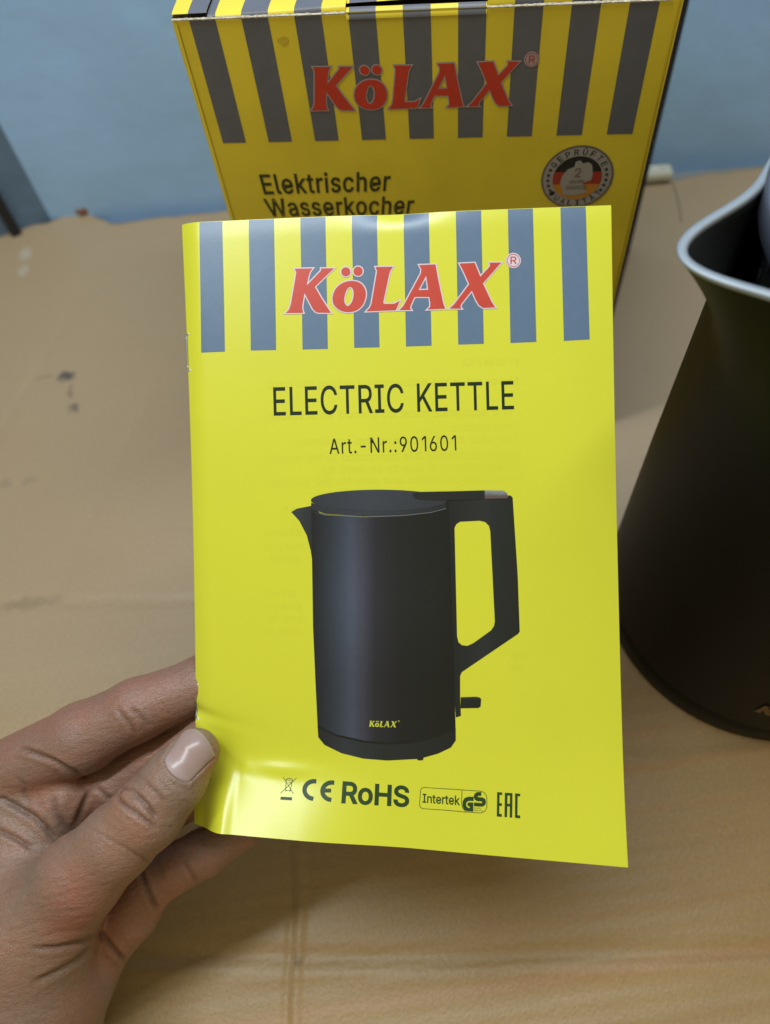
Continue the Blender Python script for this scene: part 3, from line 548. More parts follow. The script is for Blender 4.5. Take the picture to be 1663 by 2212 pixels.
poly('picture_body', [(252, 215), (330, 240), (560, 255), (800, 245), (960, 225), (1055, 200), (1068, 600), (1092, 1100), (1103, 1500), (1000, 1545), (850, 1580), (700, 1588), (560, 1576), (400, 1540), (289, 1488), (275, 1200), (262, 900), (256, 500)], body_col, 2)
poly('picture_base', [(289, 1496), (400, 1549), (560, 1586), (700, 1598), (850, 1590), (1000, 1555), (1104, 1508), (1104, 1575), (1075, 1617), (1000, 1652), (915, 1676), (910, 1692), (880, 1692), (876, 1684), (700, 1693), (560, 1682), (430, 1650), (330, 1601), (293, 1556)],
     lambda V: lerp_col(np.clip((px5(V)[:, 0] - 290) / 810, 0, 1), [(0, (.010, .012, .015)), (.2, (.022, .027, .034)), (.45, (.013, .017, .017)), (1, (.007, .010, .009))]), 2)
poly('picture_groove', [(289, 1487), (400, 1539), (560, 1575), (700, 1587), (850, 1579), (1000, 1544), (1103, 1499), (1104, 1509), (1000, 1556), (850, 1591), (700, 1599), (560, 1587), (400, 1550), (289, 1497)], flat((.004, .007, .006)), 3)
poly('picture_lid_edge', [(251, 172), (330, 196), (560, 210), (800, 200), (960, 182), (1055, 158), (1056, 200), (960, 224), (800, 243), (560, 252), (330, 236), (250, 205)], lambda V: lerp_col(np.clip((px5(V)[:, 0] - 250) / 800, 0, 1), [(0, (.018, .022, .03)), (.35, (.032, .038, .05)), (1, (.012, .015, .018))]), 3)
poly('picture_rim_line', [(262, 226), (330, 242), (560, 255), (800, 246), (960, 227), (1050, 203), (1050, 207), (960, 231), (800, 250), (560, 259), (330, 246)], flat((.12, .14, .17)), 4)
poly('picture_lid', arc(652, 157, 402, 62, 0, 355, 60), lambda V: lerp_col(np.clip((px5(V)[:, 0] - 250) / 800, 0, 1), [(0, (.022, .026, .036)), (.4, (.036, .044, .06)), (1, (.022, .026, .034))]), 4)
poly('picture_lever', [(848, 126), (862, 112), (900, 108), (1100, 104), (1275, 99), (1278, 149), (1000, 160), (900, 156), (862, 146)], flat((.010, .013, .014)), 5)
poly('picture_button', [(1268, 99), (1385, 101), (1402, 110), (1416, 134), (1408, 146), (1275, 149)], lambda V: lerp_col(np.clip((px5(V)[:, 1] - 99) / 50, 0, 1), [(0, (.20, .23, .27)), (.45, (.19, .20, .21)), (.5, (.11, .08, .075)), (1, (.09, .065, .06))]), 5)
poly('picture_switch', [(1133, 1320), (1225, 1317), (1248, 1322), (1254, 1332), (1251, 1374), (1238, 1383), (1133, 1385)], lambda V: lerp_col(np.clip((px5(V)[:, 1] - 1317) / 66, 0, 1), [(0, (.024, .03, .03)), (.3, (.008, .012, .011)), (1, (.007, .010, .009))]), 2)
poly('picture_seam', [(1046, 160), (1060, 160), (1072, 600), (1100, 1440), (1090, 1440), (1062, 600)], flat((.004, .006, .006)), 4)
zK = zc(1400, 2780, 1663 / 220)
M_gold = mat('printed_gold', (.50, .50, .05), rough=.3)
Hk = homog([zA([(240, 300)])[0], zA([(122, 876)])[0], zB([(1336, 212)])[0], zB([(1262, 770)])[0]], zK([(345, 256), (315, 434), (1142, 276), (1117, 456)]))
put_logo('small', Hk, ink, M_gold, None, 4)
V, Fc = loops_mesh(stroke(arc(*zK([(1197, 272)])[0], 1.6, 1.6, 0, 330, 11), .8, True)); ink('registered_mark', V, Fc, M_gold, 5, 0)

# approval marks
z6 = zc(1060, 3000, 1663 / 600)
lines = []
for a_, b_ in [((128, 97), (160, 145)), ((160, 145), (238, 275)), ((272, 107), (235, 145)), ((235, 145), (102, 270)), ((160, 125), (155, 255)), ((228, 130), (205, 250)), ((155, 240), (200, 245)), ((160, 128), (235, 133))]:
    lines += stroke(z6([a_, b_]), 1.15)
lines += stroke(z6(arc(197, 122, 34, 12, 180, 360, 8)), 1.15); lines += stroke(z6([(190, 158), (222, 156)]), 1.3)
V, Fc = loops_mesh(lines); ink('bin_symbol', V, Fc, M_inkg, 1, 0)
V, Fc = loops_mesh([z6([(102, 310), (226, 316), (223, 349), (98, 342)])]); ink('bin_symbol_bar', V, Fc, M_inkg, 1, 0)
V, Fc = curve_fill([smooth_loop(z6(arc(203, 245, 9, 9, 0, 315, 7)), 1)]); ink('bin_symbol_wheel', V, Fc, M_inkg, 1, 0)
lp = stroke(z6(arc(462, 237, 102, 95, 278, 100, 18)), 9.3); V, Fc = loops_mesh(lp); ink('conformity_mark', V, Fc, M_inkg, 1, 0)
lp = stroke(z6(arc(656, 250, 102, 94, 278, 100, 18)), 9.3) + stroke(z6([(560, 242), (637, 243)]), 8.6); V, Fc = loops_mesh(lp); ink('conformity_mark', V, Fc, M_inkg, 1, 0)
ink_text('compliance_lettering', 'RoHS', z6([(782, 152), (1486, 205), (1482, 414), (768, 372)]), M_inkg, 1, .045, 1.0)
z7 = zc(1600, 3000, 1663 / 500)
fr = z7([(180, 252), (550, 274), (930, 300), (975, 322), (1003, 370), (1004, 510), (980, 560), (930, 583), (720, 570), (450, 545), (170, 527), (140, 508), (130, 475), (143, 290), (155, 262)])
lp = stroke(fr, 1.25, True) + stroke(z7([(681, 288), (676, 470), (690, 520), (735, 570)]), 1.25)
V, Fc = loops_mesh(lp); ink('test_mark_frame', V, Fc, M_inkg, 1, 0)
ink_text('test_mark_lettering', 'Intertek', z7([(172, 335), (650, 362), (650, 480), (170, 446)]), M_inkg, 1, .022, 1.0)
def poly7(name, pts, holes=()):
    V, Fc = curve_fill([z7(pts)] + [z7(h) for h in holes]); ink(name, V, Fc, M_inkg, 1, 0)
poly7('safety_mark', [(832, 372), (760, 372), (715, 390), (690, 430), (688, 490), (706, 535), (745, 560), (828, 566), (828, 448), (770, 445), (752, 460), (752, 482), (764, 496), (782, 498), (782, 520), (756, 515), (736, 490), (734, 460), (748, 436), (775, 425), (832, 428)])
poly7('safety_mark', [(932, 310), (875, 312), (843, 335), (834, 375), (845, 410), (880, 430), (930, 432), (945, 443), (940, 456), (838, 446), (836, 494), (945, 502), (982, 480), (993, 440), (982, 400), (950, 382), (895, 378), (883, 368), (893, 360), (932, 362)])
ink_text('safety_mark_lettering', 'gepr\u00fcfte', z7([(838, 508), (930, 514), (930, 530), (838, 524)]), M_inkg, 1, 0.0)
ink_text('safety_mark_lettering', 'Sicherheit', z7([(838, 538), (955, 546), (955, 562), (838, 554)]), M_inkg, 1, 0.0)
E_ = [[(1138, 312), (1204, 317), (1203, 350), (1170, 346), (1168, 455), (1200, 458), (1200, 492), (1167, 490), (1165, 594), (1199, 598), (1198, 634), (1133, 628)]]
A_ = [[(1238, 320), (1337, 326), (1333, 644), (1300, 641), (1302, 500), (1270, 497), (1266, 638), (1233, 636)], [(1272, 356), (1304, 358), (1303, 465), (1271, 462)]]
C_ = [[(1371, 328), (1438, 334), (1437, 368), (1404, 364), (1401, 612), (1438, 616), (1437, 652), (1369, 646)]]
for g in (E_, A_, C_):
    V, Fc = curve_fill([z7(q) for q in g]); ink('eurasian_mark', V, Fc, M_inkg, 1, 0)

# ------------------------------------------------------------------ kettle box
ZT = .235
TL = on_z([(370, 42)], ZT)[0]; TR = on_z([(1478, -4)], ZT)[0]
fdir = (TR - TL)[:2]; WBX = np.linalg.norm(fdir); fdir /= WBX; fn = np.array([fdir[1], -fdir[0]])   # fn: out of the front
ldir = np.array([math.sin(math.radians(11)), math.cos(math.radians(11))]); rdir = np.array([math.sin(math.radians(25.9)), math.cos(math.radians(26.3))])
DEP = .165
M_by = mat('yellow_box_print', (.74, .59, .040), rough=.42, spec=.4, noise=(40, .06), bump=(500, .05, .0006))
M_bs = mat('grey_box_print', (.118, .122, .145), rough=.42, spec=.4, noise=(200, .05), bump=(500, .05, .0006))
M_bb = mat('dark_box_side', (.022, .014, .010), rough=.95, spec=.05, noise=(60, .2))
M_br = mat('red_box_print', (.50, .04, .02), rough=.45, noise=(250, .05))
M_bh = mat('pale_box_print', (.36, .30, .33), rough=.45)
M_bi = mat('dark_box_ink', (.03, .035, .012), rough=.45)
M_torn = mat('torn_board_edge', (.62, .58, .48), rough=.85, noise=(900, .35))
M_in = mat('raw_board_inside', (.09, .06, .04), rough=.9)
bx = empty('kettle_box', (*(TL[:2] + fdir * WBX / 2), 0.0), 'tall yellow and grey striped carton standing behind the booklet', 'box')
def B2(s, z, off=0.0):
    s = np.asarray(s, float); z = np.asarray(z, float)
    p = TL[:2] + s[:, None] * fdir + np.asarray(off, float).reshape(-1, 1) * fn; return np.c_[p, z]
def box_sz(px):
    r = rays(px); p0 = np.array([*TL[:2], 0]); n3 = np.array([*fn, 0]); t = ((p0 - C0) @ n3) / (r @ n3)
    P = C0 + r * t[:, None]; return np.c_[(P[:, :2] - TL[:2]) @ fdir, P[:, 2]]
def panel(name, quad, mat_, n=(2, 2), bow=0.0, nrm=(0, 0, 0)):
    a_, b_, c_, d_ = [np.array(q, float) for q in quad]; V = []
    for j in range(n[1]):
        for i in range(n[0]):
            x, y = i / (n[0] - 1), j / (n[1] - 1)
            V.append((a_ * (1 - x) + b_ * x) * (1 - y) + (d_ * (1 - x) + c_ * x) * y + np.array(nrm) * bow * math.sin(math.pi * x) * math.sin(math.pi * y))
    return mesh_obj(name, V, grid_faces(*n), mat_, bx, smooth=True)
p3 = lambda p, z: (p[0], p[1], z)
LB, RB = TL[:2] + ldir * DEP, TR[:2] + rdir * DEP
front = panel('front_panel', [p3(TL, 0), p3(TR, 0), p3(TR, ZT), p3(TL, ZT)], M_by, (2, 2))
panel('left_panel', [p3(LB, 0), p3(TL, 0), p3(TL, ZT), p3(LB, ZT)], M_by)
panel('right_panel', [p3(TR, 0), p3(RB, 0), p3(RB, ZT), p3(TR, ZT)], M_bb)
panel('back_panel', [p3(RB, 0), p3(LB, 0), p3(LB, ZT), p3(RB, ZT)], M_by)
panel('inner_board', [p3(TL + [.001, .003, 0], ZT - .004), p3(TR + [-.001, .003, 0], ZT - .004), p3(RB, ZT - .004), p3(LB, ZT - .004)], M_in)
# bent corner edges of the front panel
for cpt, d0, nm in ((TL, -fdir, 'corner_fold'), (TR, fdir, 'corner_fold')):
    V = []
    for z in np.linspace(0, ZT, 40):
        for k in range(7):
            a_ = math.pi / 2 * k / 6; rr = .0016
            q = cpt[:2] - d0 * rr + d0 * rr * math.sin(a_) * 1.02 - fn * rr + fn * rr * math.cos(a_) * 1.25
            V.append((*q, z))
    mesh_obj(nm, V, grid_faces(7, 40), M_by, bx, smooth=True)
def box_ink(name, V, Fc, mat_, layer=1, step=0, parent=None):
    V = np.asarray(V, float); q = box_sz(V)
    return mesh_obj(name, B2(q[:, 0], q[:, 1], .00008 * layer + .0001), Fc, mat_, front)
z2 = zc(600, 0, 1663 / 2100)
tops = [(105, 62, 190, 58), (270, 55, 352, 52), (430, 47, 512, 44), (602, 38, 690, 34), (775, 34, 860, 30), (945, 32, 1031, 30), (1112, 25, 1208, 18), (1290, 12, 1386, 6), (1466, 4, 1562, -2)]
bots = [(216, 447, 286, 444), (358, 441, 428, 438), (502, 437, 572, 434), (647, 433, 719, 430), (795, 430, 866, 427), (944, 426, 1018, 424), (1095, 422, 1170, 419), (1250, 417, 1327, 414), (1402, 414, 1480, 411)]
stripe_s = []
for t_, b_ in zip(tops, bots):
    P = np.array(z2([(t_[0], t_[1]), (t_[2], t_[3]), (b_[2], b_[3]), (b_[0], b_[1])])); q = box_sz(P)
    stripe_s.append((q[0, 0] * .5 + q[3, 0] * .5, q[1, 0] * .5 + q[2, 0] * .5, q[2:, 1].mean()))
pitch = np.polyfit(range(9), [(a_ + b_) / 2 for a_, b_, _ in stripe_s], 1); wst = np.mean([b_ - a_ for a_, b_, _ in stripe_s])
zs = np.mean([c_ for _, _, c_ in stripe_s])
cen = [pitch[1] + pitch[0] * k for k in range(9)]
for s in cen:
    mesh_obj('stripe', B2([s - wst / 2, s + wst / 2, s + wst / 2, s - wst / 2], [zs, zs, ZT - .0002, ZT - .0002], .0001), [(0, 1, 2, 3)], M_bs, front)
# lid: lip rising towards the right, then the flat top; a tuck tab in the middle
s_tab0, s_tab1 = box_sz([(748, 46)])[0, 0], box_sz([(1052, 20)])[0, 0]
def lip(s):
    t = np.clip(s / WBX, 0, 1); return .0006 + .0062 * t ** 1.4
prof = [(0, 0), (.0003, .45), (.0009, .75), (.002, .93), (.004, 1.0), (.012, 1.03), (.04, 1.0), (.09, .9), (DEP, .6)]
def lid_point(s, d, hgt):
    t = s / WBX; dr = ldir * (1 - t) + rdir * t
    p = TL[:2] + fdir * s + dr * d; return (p[0], p[1], ZT + lip(s) * hgt)
def lid_piece(name, s0, s1, mat_, ups=0.0, d0=0.0, skip=0, ns=5, z0=0.0, parent=None):
    V = []; pr = [(d + d0, h_) for d, h_ in prof[skip:]]
    for d, h_ in pr:
        for i in range(ns):
            s = s0 + (s1 - s0) * i / (ns - 1); q = np.array(lid_point(s, d, h_)); q[2] += ups + z0
            V.append(q)
    return mesh_obj(name, V, grid_faces(ns, len(pr)), mat_, parent or bx, smooth=True)
s_slot = box_sz([(447, 38)])[0, 0]
lid = lid_piece('lid_flap', s_slot, s_tab0, M_by, 0.0, .0006, 0, 24)
lid_piece('lid_flap', 0.0004, s_slot, M_by, .0010, .0004, 1, 8)
lid_piece('lid_flap', s_tab0, s_tab1, M_by, -.0002, .0022, 2, 16)
lid_piece('lid_flap', s_tab1, WBX - .0003, M_by, 0.0, .0006, 0, 24)
for s in cen:
    a_, b_ = s - wst / 2, s + wst / 2
    cuts = [x for x in (s_slot, s_tab0, s_tab1) if a_ + 1e-4 < x < b_ - 1e-4]; ed = [a_] + cuts + [b_]
    for x0, x1 in zip(ed, ed[1:]):
        mid = (x0 + x1) / 2
        if mid < s_slot: lid_piece('stripe', x0, x1, M_bs, .0011, .00028, 1, 5, 0, lid)
        elif s_tab0 < mid < s_tab1: lid_piece('stripe', x0, x1, M_bs, -.0001, .0021, 2, 5, 0, lid)
        else: lid_piece('stripe', x0, x1, M_bs, .0001, .00045, 0, 5, 0, lid)
def tab_piece(name, s0, s1, mat_, off, parent):
    V = []; ns = 5
    for k in range(9):
        a_ = math.radians(80) * k / 8; rr = .0026
        for i in range(ns):
            s = s0 + (s1 - s0) * i / (ns - 1)
            p = TL[:2] + fdir * s + fn * (.0002 + off) * math.cos(a_) - fn * rr * (1 - math.cos(a_))
            V.append((p[0], p[1], ZT - .0022 + (rr + off) * math.sin(a_)))
    return mesh_obj(name, V, grid_faces(ns, 9), mat_, parent, smooth=True)
tab = tab_piece('lock_tab', s_tab0, s_tab1, M_by, .0002, bx)
for s in cen:
    a_, b_ = max(s - wst / 2, s_tab0 + .0012), min(s + wst / 2, s_tab1 - .0004)
    if b_ > a_: tab_piece('stripe', a_, b_, M_bs, .00032, tab)
# torn white board along the fold
for s0, s1 in ((.0002, s_tab0), (s_tab1, WBX - .004)):
    V = []; n = 70
    for i in range(n):
        s = s0 + (s1 - s0) * i / (n - 1); j0 = .00035 + .00025 * random.random()
        for zz, oo in ((-j0, .00035), (0.0, .0007), (j0, .0004)):
            p = TL[:2] + fdir * s + fn * oo; V.append((p[0], p[1], ZT + zz))
    mesh_obj('fold_edge', V, grid_faces(3, n, True), M_torn, bx)
# box print
z8 = zc(1050, 150, 1663 / 1200)
Hb = homog([zA([(240, 300)])[0], zA([(122, 876)])[0], zB([(1336, 212)])[0], zB([(1262, 770)])[0]], z8([(237, 153), (229, 388), (1357, 123), (1312, 359)]))
def box_ink14(name, V, Fc, mat_, layer=1, step=0): return box_ink(name, V, Fc, mat_, layer)
put_logo('box', Hb, box_ink14, M_br, M_bh, 2)
z9 = zc(900, 600, 1663 / 800)
for s, qd in (('Elektrischer', [(235, 172), (1303, 144), (1288, 298), (277, 327)]), ('Wasserkocher', [(268, 368), (1497, 344), (1473, 487), (322, 506)])):
    V, Fc = text_fill(s, .022, 1.15, aspect=quad_aspect(z9(qd))); box_ink('product_lettering', quad_map(V, *z9(qd)), Fc, M_bi, 1 + text_fill.extra)
zS = zc(2050, 500, 1663 / 400)
q = box_sz(zS([(845, 805), (250, 830), (1432, 745), (935, 297), (790, 1312)])); c_ = q[0]; c_ = (q[1] + q[2]) / 2 * .5 + (q[3] + q[4]) / 2 * .5
rs = (np.linalg.norm(q[1] - q[2]) + np.linalg.norm(q[3] - q[4])) / 4
def seal(name, loops, mat_, layer, fill=None):
    V, Fc = fill if fill else curve_fill(loops)
    V = np.asarray(V, float); return mesh_obj(name, B2(c_[0] + V[:, 0] * rs, c_[1] - V[:, 1] * rs, .00008 * layer + .0001), Fc, mat_, front)
M_s1 = mat('seal_grey', (.33, .31, .30), .45); M_s2 = mat('seal_rim', (.16, .13, .11), .45); M_s3 = mat('seal_black', (.012, .014, .012), .45)
M_s4 = mat('seal_red', (.35, .035, .02), .45); M_s5 = mat('seal_gold', (.50, .22, .02), .45)
seal('seal_rim', [arc(0, 0, 1, 1, 0, 355, 71)], M_s2, 1); seal('seal_ring', [arc(0, 0, .94, .94, 0, 355, 71)], M_s1, 2)
seal('seal_flag_band', [arc(0, 0, .68, .68, 197, 343, 30)], M_s3, 3)
seal('seal_flag_band', [arc(0, 0, .68, .68, 163, 197, 10) + arc(0, 0, .68, .68, 343, 377, 10)], M_s4, 3)
seal('seal_flag_band', [arc(0, 0, .68, .68, 17, 163, 30)], M_s5, 3)
seal('seal_map', [[(-.30, -.28), (-.12, -.36), (-.10, -.52), (.02, -.56), (.10, -.46), (.24, -.50), (.36, -.42), (.42, -.1), (.40, .06), (.18, .16), (.26, .34), (.34, .44), (.20, .52), (-.10, .56), (-.34, .52), (-.36, .36), (-.46, .16), (-.42, -.08)]], M_s1, 4)
def seal_text(s, w, h_, y, off=.01):
    V, Fc = text_fill(s, off); seal('seal_lettering', None, M_s2, 5, (np.c_[(V[:, 0] - .5) * w, y + (V[:, 1] - .5) * h_], Fc))
seal_text('2', .17, .28, -.18, .015); seal_text('JAHRE', .42, .11, .10); seal_text('GARANTIE', .58, .12, .29)
def ring_text(s, a0, a1, inward):
    for k, ch in enumerate(s):
        a_ = math.radians(a0 + (a1 - a0) * k / (len(s) - 1)); V, Fc = text_fill(ch, .012)
        x = (V[:, 0] - .5) * .12; y = (V[:, 1] - .5) * .17 * (1 if not inward else 1)
        r_ = .81; 
        if not inward:
            px_ = (r_ - y) * np.cos(a_) + x * -np.sin(a_) ; py_ = (r_ - y) * np.sin(a_) + x * np.cos(a_)
        else:
            px_ = (r_ + y) * np.cos(a_) - x * -np.sin(a_); py_ = (r_ + y) * np.sin(a_) - x * np.cos(a_)
        seal('seal_lettering', None, M_s3, 3, (np.c_[px_, py_], Fc))
ring_text('GEPR\u00dcFTE', 212, 328, False); ring_text('QUALIT\u00c4T', 143, 37, True)
for a_ in (175, 187, 199, 163, 151, 341, 353, 5, 17, 29):
    a_ = math.radians(a_); cx_, cy_ = .81 * math.cos(a_), .81 * math.sin(a_)
    seal('seal_star', [[(cx_ + (.07 if k % 2 == 0 else .03) * math.sin(k * math.pi / 5), cy_ - (.07 if k % 2 == 0 else .03) * math.cos(k * math.pi / 5)) for k in range(10)]], M_s3, 3)
# reddish smudge on the print
q = box_sz([(611, 88)])[0]
V, Fc = curve_fill([smooth_loop([(q[0] + .0024 * math.cos(t) * random.uniform(.6, 1), q[1] + .0022 * math.sin(t) * random.uniform(.5, 1)) for t in np.linspace(0, 5.7, 10)], 2)])
mesh_obj('smudge', B2(V[:, 0], V[:, 1], .00012), Fc, mat('brown_smudge', (.58, .43, .03), .5, noise=(300, .1)), front)

# ------------------------------------------------------------------ the real kettle
M_kb = mat('matt_black_kettle', (.004, .0045, .0035), rough=.5, spec=.22, noise=(700, .15), bump=(1800, .12, .0003))
M_lip = mat('brushed_steel_lip', (.255, .285, .31), rough=.5, metal=.35, noise=(150, .04))
M_ins = mat('steel_inside', (.17, .185, .19), rough=.2, metal=.9)
M_ring = mat('smoky_plastic_ring', (.07, .08, .11), rough=.4, spec=.4, noise=(120, .05))
M_lid = mat('gloss_black_lid', (.012, .016, .03), rough=.14, spec=.7)
M_hole = mat('filter_hole', (.003, .003, .003), rough=.8)
KC = np.array([.1765, .144]); KZ = .229; RB_, RT_ = .0722, .0675
kt = empty('electric_kettle', (KC[0], KC[1], 0), 'matt black electric kettle with steel rimmed spout standing at the right edge', 'kettle')
AX = math.radians(175.3)                               # spout points left
def body_r(z): return float(np.interp(z, [0, .1, .185, .229], [.0722, .0716, .0703, .0675]))
ths = np.unique(np.r_[np.linspace(-math.pi, math.pi, 121)[:-1], np.linspace(-.65, .65, 120)])
_d = np.degrees(ths)
BMP = .88 * np.exp(-(_d / 12.9) ** 2) + .12 * np.exp(-(_d / 21) ** 2)       # smooth profile of the spout round the body
BMD = (.88 * np.exp(-(_d / 12.9) ** 2) * (-2 * _d / 12.9 ** 2) + .12 * np.exp(-(_d / 21) ** 2) * (-2 * _d / 21 ** 2)) * 180 / math.pi
def ring_pts(z, inset=0.0, zoff=0.0, conc=1.0):
    s = max(0, (z - .185) / (KZ - .185)); ext = .0245 * s ** 1.6
    r0 = body_r(z)
    if z < .003: r0 -= .0015 * (1 - z / .003)
    rr = r0 + ext * BMP; x, y = rr * np.cos(AX + ths), rr * np.sin(AX + ths)
    if inset:
        dr = ext * BMD; tx, ty = dr * np.cos(AX + ths) - rr * np.sin(AX + ths), dr * np.sin(AX + ths) + rr * np.cos(AX + ths); l = np.hypot(tx, ty)
        x, y = x - ty / l * inset, y + tx / l * inset
    return [(KC[0] + a_, KC[1] + b_, z + zoff) for a_, b_ in zip(x, y)]
def tube(name, rings, mat_, parent, flip=False):
    n = len(rings[0]); V = [p for r_ in rings for p in r_]; Fc = []
    for j in range(len(rings) - 1):
        for i in range(n):
            q_ = (j * n + i, j * n + (i + 1) % n, (j + 1) * n + (i + 1) % n, (j + 1) * n + i); Fc.append(q_[::-1] if flip else q_)
    return mesh_obj(name, V, Fc, mat_, parent, smooth=True)
zs_ = np.r_[.018, .05, .1, .14, .17, .18, np.linspace(.185, KZ - .0012, 22)]
kbody = tube('body', [ring_pts(z) for z in zs_], M_kb, kt)
tube('base_ring', [ring_pts(z, i_) for z, i_ in ((0.0, .0006), (.0015, 0), (.0172, 0), (.0176, .0003), (.018, .0003))], M_kb, kt)
tube('rim_lip', [ring_pts(KZ - .0012, 0), ring_pts(KZ, .0001, -.0002), ring_pts(KZ, .0005, .0002), ring_pts(KZ, .0015, .0002), ring_pts(KZ, .0026, .0002), ring_pts(KZ, .0030, -.0003), ring_pts(KZ, .0031, -.0012)], M_lip, kt)
tube('inner_wall', [ring_pts(KZ, .0031, -.0012)] + [ring_pts(z, .0034, -.0012) for z in (.222, .215, .208, .2, .192, .18, .12, .02)], M_ins, kt)
def disc(name, r, z, mat_, parent, c=KC, n=72):
    V = [(c[0] + r * math.cos(2 * math.pi * k / n), c[1] + r * math.sin(2 * math.pi * k / n), z) for k in range(n)] ; return mesh_obj(name, V, [tuple(range(n))], mat_, parent)
disc('inner_floor', RB_ - .004, .021, M_ins, kt)
def lathe(name, prof_, mat_, parent, n=110):
    rings = [[(KC[0] + r_ * math.cos(2 * math.pi * k / n), KC[1] + r_ * math.sin(2 * math.pi * k / n), z) for k in range(n)] for r_, z in prof_]
    return tube(name, rings, mat_, parent)
LR = .0668
lid_ = lathe('lid', [(LR - .006, .2226), (LR - .0024, .2314), (LR - .0034, .2322), (LR - .0075, .2322), (LR - .0085, .2328), (.03, .2332), (.0005, .2333)], M_lid, kt)
lathe('lid_ring', [(LR - .0052, .2225), (LR - .001, .2226), (LR, .2236), (LR, .2311), (LR - .0005, .2316), (LR - .0018, .2317), (LR - .0024, .2313)], M_ring, lid_)
# perforated filter behind the spout
filt = lathe('filter_screen', [(.0605, .224), (.0605, .196)], M_ins, kt)
for row, z in enumerate((.2185, .2125, .2065)):
    for k in range(-5, 6):
        t = AX + (k + .5 * (row % 2)) * .115; c3 = np.array([KC[0] + .0609 * math.cos(t), KC[1] + .0609 * math.sin(t), z]); n_ = np.array([math.cos(t), math.sin(t), 0]); tg = np.array([-n_[1], n_[0], 0])
        V = [c3 + (tg * math.cos(a_) + np.array([0, 0, 1]) * math.sin(a_)) * .0017 for a_ in np.linspace(0, 2 * math.pi, 15)[:-1]]
        mesh_obj('hole', V, [tuple(range(14))], M_hole, filt)
# handle on the far side (outside the frame), gold lettering low on the body
V = []; path = [(.066, .224), (.095, .224), (.112, .222), (.116, .21), (.113, .13), (.110, .105), (.098, .085), (.069, .062)]
for (r_, z) in path:
    for k in range(8):
        a_ = 2 * math.pi * k / 8; q_ = KC + (r_ + .0 * math.cos(a_)) * np.array([-math.cos(AX), -math.sin(AX)]); tg = np.array([math.sin(AX), -math.cos(AX)])
        V.append((*(q_ + tg * .011 * math.cos(a_) + np.array([-math.cos(AX), -math.sin(AX)]) * .006 * math.sin(a_)), z + .006 * math.sin(a_)))
Fc = [(j * 8 + i, j * 8 + (i + 1) % 8, j * 8 + 8 + (i + 1) % 8, j * 8 + 8 + i) for j in range(len(path) - 1) for i in range(8)]
mesh_obj('handle', V, Fc, M_kb, kt, smooth=True)
# mark low on the body: only its first strokes reach into the picture
M_kg = mat('kettle_gold', (.13, .085, .025), rough=.45, metal=.2)
r_ = rays([(1634, 1527)])[0]; A2 = r_[:2] @ r_[:2]; B_ = -2 * (KC @ r_[:2]); C_2 = KC @ KC - RB_ ** 2
t = (-B_ - math.sqrt(max(0, B_ * B_ - 4 * A2 * C_2))) / (2 * A2); hit = C0 + r_ * t
ang0 = math.atan2(hit[1] - KC[1], hit[0] - KC[0]); lz0 = hit[2] - .0045
Hn = homog([zA([(240, 300)])[0], zA([(122, 876)])[0], zB([(1336, 212)])[0], zB([(1262, 770)])[0]], [(.0015, .009), (0, 0), (.036, .009), (.0345, 0)])
for k, lp in LOGO.items():
    V, Fc = curve_fill(lp); q = apply_h(Hn, V); rr = body_r(.02) + .0004
    a_ = ang0 + q[:, 0] / rr
    mesh_obj('logo_letter', np.c_[KC[0] + rr * np.cos(a_), KC[1] + rr * np.sin(a_), lz0 + q[:, 1]], Fc, M_kg, kbody)

# ------------------------------------------------------------------ the hand
def hz(x, y, d):                                      # hand close-up units + depth in mm -> camera space in mm
    X, Y = .3749 * x, 1382.1 + .3749 * y
    return np.array([(X - CX) / F * d, (Y - CY) / F * d, d])
def chain(pts): return [(hz(*a_[:3]), hz(*b_[:3]), a_[3], b_[3]) for a_, b_ in zip(pts, pts[1:])]
W0 = (70, 2300, 284, 26)
GRP = {
 'palm': (chain([(-40, 800, 297, 13), (20, 1500, 293, 18), W0]) + chain([(330, 990, 301, 12), W0]) + chain([(520, 1330, 303, 12), W0]) + chain([(540, 1790, 293, 11.5), (425, 1930, 290, 13.6), (160, 2200, 286, 21.5), W0])
          + chain([(180, 1720, 273, 19.5), (150, 2050, 276, 23), W0, (-60, 2800, 268, 28), (-220, 3300, 255, 30)]) + chain([(375, 890, 289.5, 9.6), (300, 1000, 292, 10), (180, 900, 293, 11)]) + chain([(60, 1000, 293, 12), (180, 1720, 273, 19)]), 9.0),
 'thumb': (chain([(180, 1720, 273, 18.5), (460, 1370, 263, 14.4), (680, 1160, 259, 12.3), (850, 1000, 257.5, 11.8), (1000, 815, 258, 10.5), (1125, 650, 261, 8.3)]), 3.0),
 'index': (chain([(20, 770, 293, 12.4), (480, 560, 285, 12.7), (790, 402, 282.5, 11.2), (1180, 245, 285.5, 10.0), (1450, 150, 286, 8.4)]), 3.0),
 'middle': (chain([(400, 985, 302, 11.5), (640, 830, 297, 10.8), (900, 672, 295, 10.6), (1200, 525, 290, 9.8), (1540, 395, 287, 8.4)]), 3.0),
 'ring': (chain([(560, 1240, 302, 11.5), (860, 1010, 293, 10.4), (1130, 850, 287, 9.8), (1500, 700, 285.5, 8.4)]), 3.0),
 'little': (chain([(560, 1790, 291, 11.2), (745, 1565, 287, 10.8), (868, 1390, 285, 9.6), (1180, 1222, 284, 8.5), (1400, 1085, 284, 7.2)]), 2.4)}
def cone(P, a_, b_, ra, rb):
    ba = b_ - a_; h_ = np.clip(((P - a_) @ ba) / (ba @ ba), 0, 1)
    return np.linalg.norm(P - a_ - h_[..., None] * ba, axis=-1) - (ra + (rb - ra) * h_)
